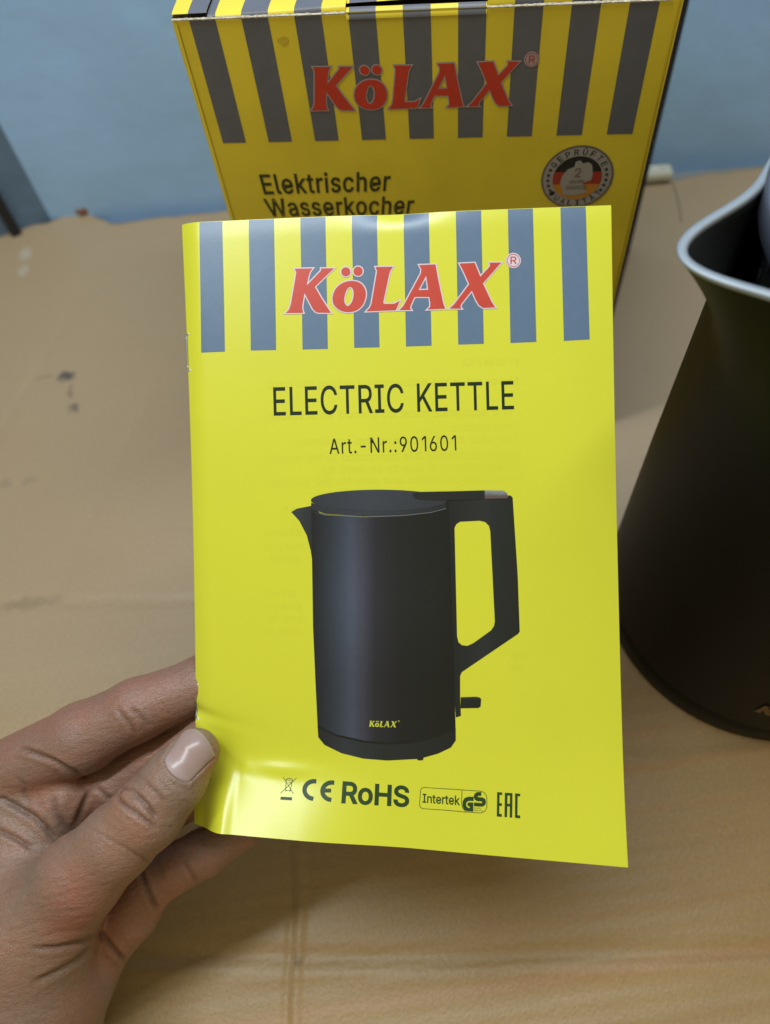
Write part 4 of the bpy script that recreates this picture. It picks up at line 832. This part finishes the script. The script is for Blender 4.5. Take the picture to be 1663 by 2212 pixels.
def smin(a_, b_, k):
    h_ = np.maximum(k - np.abs(a_ - b_), 0) / k; return np.minimum(a_, b_) - h_ * h_ * k * .25
def gsdf(name, P):
    prims, k = GRP[name]; d = np.full(P.shape[:-1], 30.0, np.float32)
    for pr in prims: d = smin(d, cone(P, *pr), k)
    return d
STEP = .75
lo = np.array([-160., 50, 238]); hi = np.array([-35., 250, 320])
ax = [np.arange(lo[k], hi[k], STEP, dtype=np.float32) for k in range(3)]
shape = tuple(len(a_) for a_ in ax)
fld = {}
for g, (prims, k) in GRP.items():
    D_ = np.full(shape, 12.0, np.float32)
    for a_, b_, ra, rb in prims:
        pad = max(ra, rb) + 11
        sl = []
        for q_ in range(3):
            i0 = max(0, int((min(a_[q_], b_[q_]) - pad - lo[q_]) / STEP)); i1 = min(shape[q_], int((max(a_[q_], b_[q_]) + pad - lo[q_]) / STEP) + 1); sl.append(slice(i0, max(i0, i1)))
        if any(s_.start >= s_.stop for s_ in sl): continue
        X, Y, Z = np.meshgrid(*(ax[q_][sl[q_]] for q_ in range(3)), indexing='ij')
        ba = (b_ - a_).astype(np.float32); bb = float(ba @ ba)
        X -= np.float32(a_[0]); Y -= np.float32(a_[1]); Z -= np.float32(a_[2])
        h_ = np.clip((X * ba[0] + Y * ba[1] + Z * ba[2]) / bb, 0, 1)
        d = np.sqrt((X - h_ * ba[0]) ** 2 + (Y - h_ * ba[1]) ** 2 + (Z - h_ * ba[2]) ** 2) - (np.float32(ra) + np.float32(rb - ra) * h_)
        D_[tuple(sl)] = smin(D_[tuple(sl)], np.minimum(d, 12), k)
    fld[g] = D_
fing = fld['index']
for g in ('middle', 'ring', 'little'): fing = smin(fing, fld[g], 1.0)
tot = smin(fld['palm'], fld['thumb'], 7.0); tot = smin(tot, fing, 3.2)
for q_ in (0, -1):                                     # close the ends at the grid border
    tot[q_] = np.maximum(tot[q_], .4); tot[:, q_] = np.maximum(tot[:, q_], .4); tot[:, :, q_] = np.maximum(tot[:, :, q_], .4)
def surface_nets(D_):
    s = D_ < 0
    nx_, ny_, nz_ = D_.shape
    cnt = np.zeros((nx_ - 1, ny_ - 1, nz_ - 1), np.uint8)
    for i in (0, 1):
        for j in (0, 1):
            for k in (0, 1): cnt += s[i:nx_ - 1 + i, j:ny_ - 1 + j, k:nz_ - 1 + k]
    act = (cnt > 0) & (cnt < 8); idx = -np.ones(act.shape, np.int64); cells = np.argwhere(act); idx[act] = np.arange(len(cells))
    acc = np.zeros((len(cells), 3)); w = np.zeros(len(cells)); cor = [np.array(c) for c in np.ndindex(2, 2, 2)]
    for a_ in cor:
        for q_ in range(3):
            if a_[q_] == 0:
                b_ = a_.copy(); b_[q_] = 1
                va = D_[tuple((cells + a_).T)]; vb = D_[tuple((cells + b_).T)]; m_ = (va < 0) != (vb < 0)
                t = np.where(m_, va / np.where(m_, va - vb, 1), 0); p = cells + a_ + (b_ - a_) * t[:, None]
                acc[m_] += p[m_]; w[m_] += 1
    V = acc / w[:, None]
    quads = []
    for q_ in range(3):
        o1, o2 = [(1, 2), (2, 0), (0, 1)][q_]
        sl0 = [slice(None)] * 3; sl1 = [slice(None)] * 3; sl0[q_] = slice(0, -1); sl1[q_] = slice(1, None)
        ch = s[tuple(sl0)] != s[tuple(sl1)]; e = np.argwhere(ch)
        ok = (e[:, o1] > 0) & (e[:, o2] > 0) & (e[:, o1] < D_.shape[o1] - 1) & (e[:, o2] < D_.shape[o2] - 1); e = e[ok]
        d1 = np.zeros(3, int); d1[o1] = 1; d2 = np.zeros(3, int); d2[o2] = 1
        q4 = np.stack([idx[tuple((e - d1 - d2).T)], idx[tuple((e - d2).T)], idx[tuple(e.T)], idx[tuple((e - d1).T)]], 1)
        inside = s[tuple(e.T)]; q4[~inside] = q4[~inside][:, ::-1]; quads.append(q4)
    return V, np.concatenate(quads)
HV, HF = surface_nets(tot)
HV = HV * STEP + lo
def neigh_smooth(V, Fq, it, lam=.5):
    e = np.concatenate([Fq[:, [0, 1]], Fq[:, [1, 2]], Fq[:, [2, 3]], Fq[:, [3, 0]]]); n = len(V)
    for _ in range(it):
        acc = np.zeros_like(V); w = np.zeros(n)
        for c in range(3):
            acc[:, c] = np.bincount(e[:, 0], V[e[:, 1], c], n) + np.bincount(e[:, 1], V[e[:, 0], c], n)
        w = np.bincount(e[:, 0], minlength=n) + np.bincount(e[:, 1], minlength=n)
        V = V + lam * (acc / w[:, None] - V)
    return V
def normals(V, Fq):
    n = np.cross(V[Fq[:, 2]] - V[Fq[:, 0]], V[Fq[:, 3]] - V[Fq[:, 1]]); N = np.zeros_like(V)
    for k in range(4):
        for c in range(3): N[:, c] += np.bincount(Fq[:, k], n[:, c], len(V))
    return N / (np.linalg.norm(N, axis=1)[:, None] + 1e-12)
HV = neigh_smooth(HV, HF, 4)
names = list(GRP); lab = np.argmin(np.stack([gsdf(g, HV) for g in names], 1), 1)
HN = normals(HV, HF)
view = -HV / np.linalg.norm(HV, axis=1)[:, None]
if (HN * (HV - HV.mean(0))).sum() < 0: HN = -HN; HF = HF[:, ::-1]
facing = np.clip((HN * view).sum(1) * 3, 0, 1)
hx = (CX + F * HV[:, 0] / HV[:, 2]) / .3749; hy = (CY + F * HV[:, 1] / HV[:, 2] - 1382.1) / .3749    # close-up units of every vertex
def seg_dist(pts):
    P = np.c_[hx, hy]; best = np.full(len(P), 1e9); tpar = np.zeros(len(P)); L_ = 0; n = len(pts) - 1
    for k in range(n):
        a_ = np.array(pts[k], float); b_ = np.array(pts[k + 1], float); ba = b_ - a_; h_ = np.clip(((P - a_) @ ba) / (ba @ ba), 0, 1)
        d = np.linalg.norm(P - a_ - h_[:, None] * ba, axis=1); m_ = d < best; best[m_] = d[m_]; tpar[m_] = (k + h_[m_]) / n
    return best, tpar
disp = np.zeros(len(HV)); dark = np.zeros(len(HV))
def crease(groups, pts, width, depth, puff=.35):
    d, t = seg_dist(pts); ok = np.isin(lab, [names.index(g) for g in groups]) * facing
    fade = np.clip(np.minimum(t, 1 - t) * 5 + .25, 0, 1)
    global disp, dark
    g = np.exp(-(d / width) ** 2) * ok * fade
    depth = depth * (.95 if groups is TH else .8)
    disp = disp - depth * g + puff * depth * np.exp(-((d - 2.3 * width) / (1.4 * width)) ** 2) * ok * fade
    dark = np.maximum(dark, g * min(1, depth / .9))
TH, PA, IX, MI, LI = ['thumb'], ['palm', 'index', 'thumb', 'middle'], ['index', 'palm'], ['middle', 'palm'], ['little', 'palm']
crease(TH, [(672, 880), (690, 925), (740, 970), (800, 1010), (855, 1050), (895, 1080)], 12, 1.0)
crease(TH, [(765, 885), (800, 905), (840, 945), (870, 985), (905, 1035)], 13, 1.25)
crease(TH, [(690, 885), (705, 850), (760, 862), (790, 885)], 10, .7)
crease(TH, [(830, 820), (880, 860), (925, 905), (945, 940)], 9, .6)
crease(TH, [(780, 775), (830, 800), (880, 830)], 8, .25); crease(TH, [(905, 800), (950, 840), (990, 890)], 8, .3)
for k in range(7):
    x, y = 560 + 45 * k, 1090 + 26 * k
    crease(TH, [(x - 60, y - 10), (x, y + 12), (x + 70, y + 60)], 8, .22)
for k, (x, y) in enumerate([(90, 1420), (210, 1380), (330, 1390), (300, 1480), (420, 1450), (120, 1530), (380, 1560), (220, 1620), (90, 1660), (470, 1600), (330, 1680), (40, 1750)]):
    crease(['thumb', 'palm'], [(x - 70, y + 24), (x, y), (x + 90, y - 6)], 9, .22)
crease(PA, [(110, 622), (200, 650), (300, 690), (400, 745), (490, 785)], 13, 1.3)
crease(IX, [(675, 395), (705, 435), (750, 490), (790, 545)], 12, .8); crease(IX, [(755, 395), (800, 430), (855, 490)], 12, .7)
crease(['palm', 'thumb'], [(-60, 880), (0, 905), (100, 960), (200, 1020), (270, 1090), (330, 1160)], 16, 1.8)
crease(PA, [(90, 790), (150, 840), (150, 900), (175, 975)], 12, .5); crease(PA, [(60, 880), (85, 930)], 10, .35)
crease(PA, [(515, 870), (475, 960), (425, 1080)], 14, 1.3); crease(PA, [(300, 900), (325, 990), (370, 1060), (410, 1110)], 20, .8); crease(PA, [(255, 1010), (285, 1090)], 12, .4)
crease(['palm', 'thumb'], [(-40, 1080), (100, 1145), (190, 1205)], 14, 1.2)
crease(['palm', 'thumb'], [(575, 1680), (480, 1735), (330, 1772), (190, 1778)], 15, 1.1); crease(['palm', 'thumb'], [(545, 1740), (440, 1845), (320, 1915), (190, 1975)], 16, 1.0)
crease(MI, [(560, 850), (600, 890), (640, 925)], 12, 1.0)
crease(LI, [(800, 1300), (835, 1410), (875, 1500), (905, 1555)], 13, 1.5); crease(LI, [(1050, 1270), (1090, 1340), (1135, 1400)], 12, .6)
crease(LI, [(890, 1250), (925, 1330), (950, 1380)], 11, .4)
crease(LI, [(555, 1650), (600, 1720), (660, 1790), (715, 1850)], 14, 1.6)
# nail bed
NB = np.array([(945, 690), (958, 728), (985, 768), (1035, 806), (1085, 822)], float); NT = np.array([(1046, 540), (1092, 517), (1140, 527), (1195, 580), (1240, 668)], float)
def curve_at(P, t):
    P = np.asarray(P); n = len(P) - 1; out = []
    for x in np.atleast_1d(t):
        k = min(int(x * n), n - 1); f_ = x * n - k; p0, p1, p2, p3 = P[max(k - 1, 0)], P[k], P[k + 1], P[min(k + 2, n)]
        out.append(.5 * ((2 * p1) + (-p0 + p2) * f_ + (2 * p0 - 5 * p1 + 4 * p2 - p3) * f_ ** 2 + (-p0 + 3 * p1 - 3 * p2 + p3) * f_ ** 3))
    return np.array(out)
outline = np.concatenate([curve_at(NB, np.linspace(0, 1, 16)), curve_at(NT, np.linspace(1, 0, 16))])
def inside(P, poly_):
    x, y = P[:, 0], P[:, 1]; r_ = np.zeros(len(P), bool); n = len(poly_)
    for k in range(n):
        x1, y1 = poly_[k]; x2, y2 = poly_[(k + 1) % n]
        c = ((y1 > y) != (y2 > y)) & (x < (x2 - x1) * (y - y1) / (y2 - y1 + 1e-12) + x1); r_ ^= c
    return r_
P2 = np.c_[hx, hy]; din, _ = seg_dist(np.vstack([outline, outline[:1]])); ins = inside(P2, outline)
sd_ = np.where(ins, -din, din); okt = (lab == 1) * facing
side = np.clip(((hx - 1095) * -.80 + (hy - 665) * .60 + 125) / 60, 0, 1)   # no raised fold past the tip
disp = disp - .75 * okt * np.clip(-sd_ / 10, 0, 1) + .55 * okt * np.exp(-((sd_ - 13) / 13) ** 2) * (sd_ > -4) * (.2 + .8 * side) - .35 * okt * np.exp(-((sd_) / 5) ** 2)
HV2 = HV + HN * disp[:, None]
HV2 = neigh_smooth(HV2, HF, 1, .25)
def skin_material():
    M = bpy.data.materials.new('skin'); M.use_nodes = True
    nt = M.node_tree; N = nt.nodes; L = nt.links; P = N["Principled BSDF"]
    P.inputs['Roughness'].default_value = .40; P.inputs['Specular IOR Level'].default_value = .5
    P.inputs['Subsurface Weight'].default_value = .22; P.inputs['Subsurface Radius'].default_value = (1, .35, .18); P.inputs['Subsurface Scale'].default_value = .0025
    at = N.new('ShaderNodeAttribute'); at.attribute_name = 'Col'; tc = N.new('ShaderNodeTexCoord')
    n1 = N.new('ShaderNodeTexNoise'); n1.inputs['Scale'].default_value = 55; n1.inputs['Detail'].default_value = 5; L.new(tc.outputs['Object'], n1.inputs['Vector'])
    r1 = N.new('ShaderNodeValToRGB'); L.new(n1.outputs[0], r1.inputs[0])
    r1.color_ramp.elements[0].position = .32; r1.color_ramp.elements[0].color = (.90, 1.0, 1.02, 1); r1.color_ramp.elements[1].position = .68; r1.color_ramp.elements[1].color = (1.14, .95, .88, 1)
    m1 = N.new('ShaderNodeMix'); m1.data_type = 'RGBA'; m1.blend_type = 'MULTIPLY'; m1.inputs[0].default_value = 1; L.new(at.outputs['Color'], m1.inputs[6]); L.new(r1.outputs[0], m1.inputs[7])
    n2 = N.new('ShaderNodeTexNoise'); n2.inputs['Scale'].default_value = 900; n2.inputs['Detail'].default_value = 2; L.new(tc.outputs['Object'], n2.inputs['Vector'])
    r2 = N.new('ShaderNodeValToRGB'); L.new(n2.outputs[0], r2.inputs[0])
    r2.color_ramp.elements[0].position = .3; r2.color_ramp.elements[0].color = (.9, .88, .87, 1); r2.color_ramp.elements[1].position = .6; r2.color_ramp.elements[1].color = (1.03, 1.03, 1.03, 1)
    m2 = N.new('ShaderNodeMix'); m2.data_type = 'RGBA'; m2.blend_type = 'MULTIPLY'; m2.inputs[0].default_value = 1; L.new(m1.outputs[2], m2.inputs[6]); L.new(r2.outputs[0], m2.inputs[7])
    L.new(m2.outputs[2], P.inputs['Base Color'])
    vo = N.new('ShaderNodeTexVoronoi'); vo.feature = 'DISTANCE_TO_EDGE'; vo.inputs['Scale'].default_value = 1150; L.new(tc.outputs['Object'], vo.inputs['Vector'])
    b0 = N.new('ShaderNodeBump'); b0.inputs['Strength'].default_value = .45; b0.inputs['Distance'].default_value = .0005; L.new(vo.outputs['Distance'], b0.inputs['Height'])
    mp = N.new('ShaderNodeMapping'); mp.inputs['Scale'].default_value = (1, 3, 1.5); mp.inputs['Rotation'].default_value = (.5, .2, -.6); L.new(tc.outputs['Object'], mp.inputs['Vector'])
    n3 = N.new('ShaderNodeTexNoise'); n3.inputs['Scale'].default_value = 170; n3.inputs['Detail'].default_value = 5; n3.inputs['Roughness'].default_value = .62; L.new(mp.outputs[0], n3.inputs['Vector'])
    b1 = N.new('ShaderNodeBump'); b1.inputs['Strength'].default_value = .38; b1.inputs['Distance'].default_value = .0016; L.new(n3.outputs[0], b1.inputs['Height']); L.new(b0.outputs[0], b1.inputs['Normal'])
    L.new(b1.outputs[0], P.inputs['Normal'])
    return M
M_skin = skin_material()
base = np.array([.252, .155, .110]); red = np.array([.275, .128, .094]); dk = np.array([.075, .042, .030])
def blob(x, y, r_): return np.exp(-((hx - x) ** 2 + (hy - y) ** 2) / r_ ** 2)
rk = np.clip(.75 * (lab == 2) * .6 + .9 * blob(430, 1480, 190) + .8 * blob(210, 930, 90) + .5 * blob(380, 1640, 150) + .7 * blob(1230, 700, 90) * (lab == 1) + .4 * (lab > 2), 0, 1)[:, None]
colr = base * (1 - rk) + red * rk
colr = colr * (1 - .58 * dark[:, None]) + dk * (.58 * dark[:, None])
WV = C0 + (HV2 / 1000) @ R.T
hroot = campt([(40, 2100)], .285)[0]
hand = empty('hand', tuple(hroot), 'left hand with bare wrist pinching the booklet between thumb and fingers', 'hand')
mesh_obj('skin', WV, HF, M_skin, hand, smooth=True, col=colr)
# thumb nail: a curved plate laid on the bed
ns, nl = 25, 31; nailP = []; nailC = []
for j in range(nl):
    l = j / (nl - 1)
    for i in range(ns):
        s = i / (ns - 1)
        b_ = curve_at(NB, s)[0]; t_ = curve_at(NT, s)[0]; nailP.append(b_ * (1 - l) + t_ * l)
        lun = math.exp(-((l - .02) / .16) ** 2) * math.exp(-((s - .42) / .38) ** 2); free = 1 if l > .955 else 0
        c = np.array([.34, .23, .205]) * (1 - .8 * lun) + np.array([.43, .35, .35]) * .8 * lun
        edge = math.exp(-(min(s, 1 - s) / .05) ** 2)
        c = c * (1 - .35 * edge); nailC.append(c * (1 - free) + np.array([.33, .28, .22]) * free)
nailP = np.array(nailP); rr = np.stack([hz(x, y, 1.0) for x, y in nailP]); dep = np.full(len(rr), 240.0)
for _ in range(60):
    d = gsdf('thumb', rr * dep[:, None]); dep = dep + np.clip(d, -1, 3) * .8
g_ = dep.reshape(nl, ns)
P3 = rr * dep[:, None]
e_ = .3
gx = np.stack([(gsdf('thumb', P3 + np.eye(3)[k] * e_) - gsdf('thumb', P3 - np.eye(3)[k] * e_)) for k in range(3)], 1); gx /= np.linalg.norm(gx, axis=1)[:, None]
ss = np.tile(np.linspace(0, 1, ns), nl); ll = np.repeat(np.linspace(0, 1, nl), ns)
hgt = .10 + .55 * np.sin(np.pi * ss) ** 1.3 * np.clip(ll * 4, 0, 1) - .45 * np.clip(1 - ll * 9, 0, 1) + .35 * np.clip(ll - .75, 0, 1)
P3 = P3 + gx * hgt[:, None]
lowr = P3 - gx * .55
Vn = np.concatenate([P3, lowr]); fs = grid_faces(ns, nl, True)
per = [i for i in range(ns)] + [j * ns + ns - 1 for j in range(1, nl)] + [(nl - 1) * ns + i for i in range(ns - 2, -1, -1)] + [j * ns for j in range(nl - 2, 0, -1)]
for a_, b_ in zip(per, per[1:] + per[:1]): fs.append((a_, b_, b_ + ns * nl, a_ + ns * nl))
M_nail = mat('fingernail', (.4, .25, .22), rough=.28, spec=.5, attr=True, noise=(220, .06), bump=(400, .05, .0005), sss=.15)
mesh_obj('thumbnail', C0 + (Vn / 1000) @ R.T, fs, M_nail, hand, smooth=True, col=np.array(nailC + nailC))
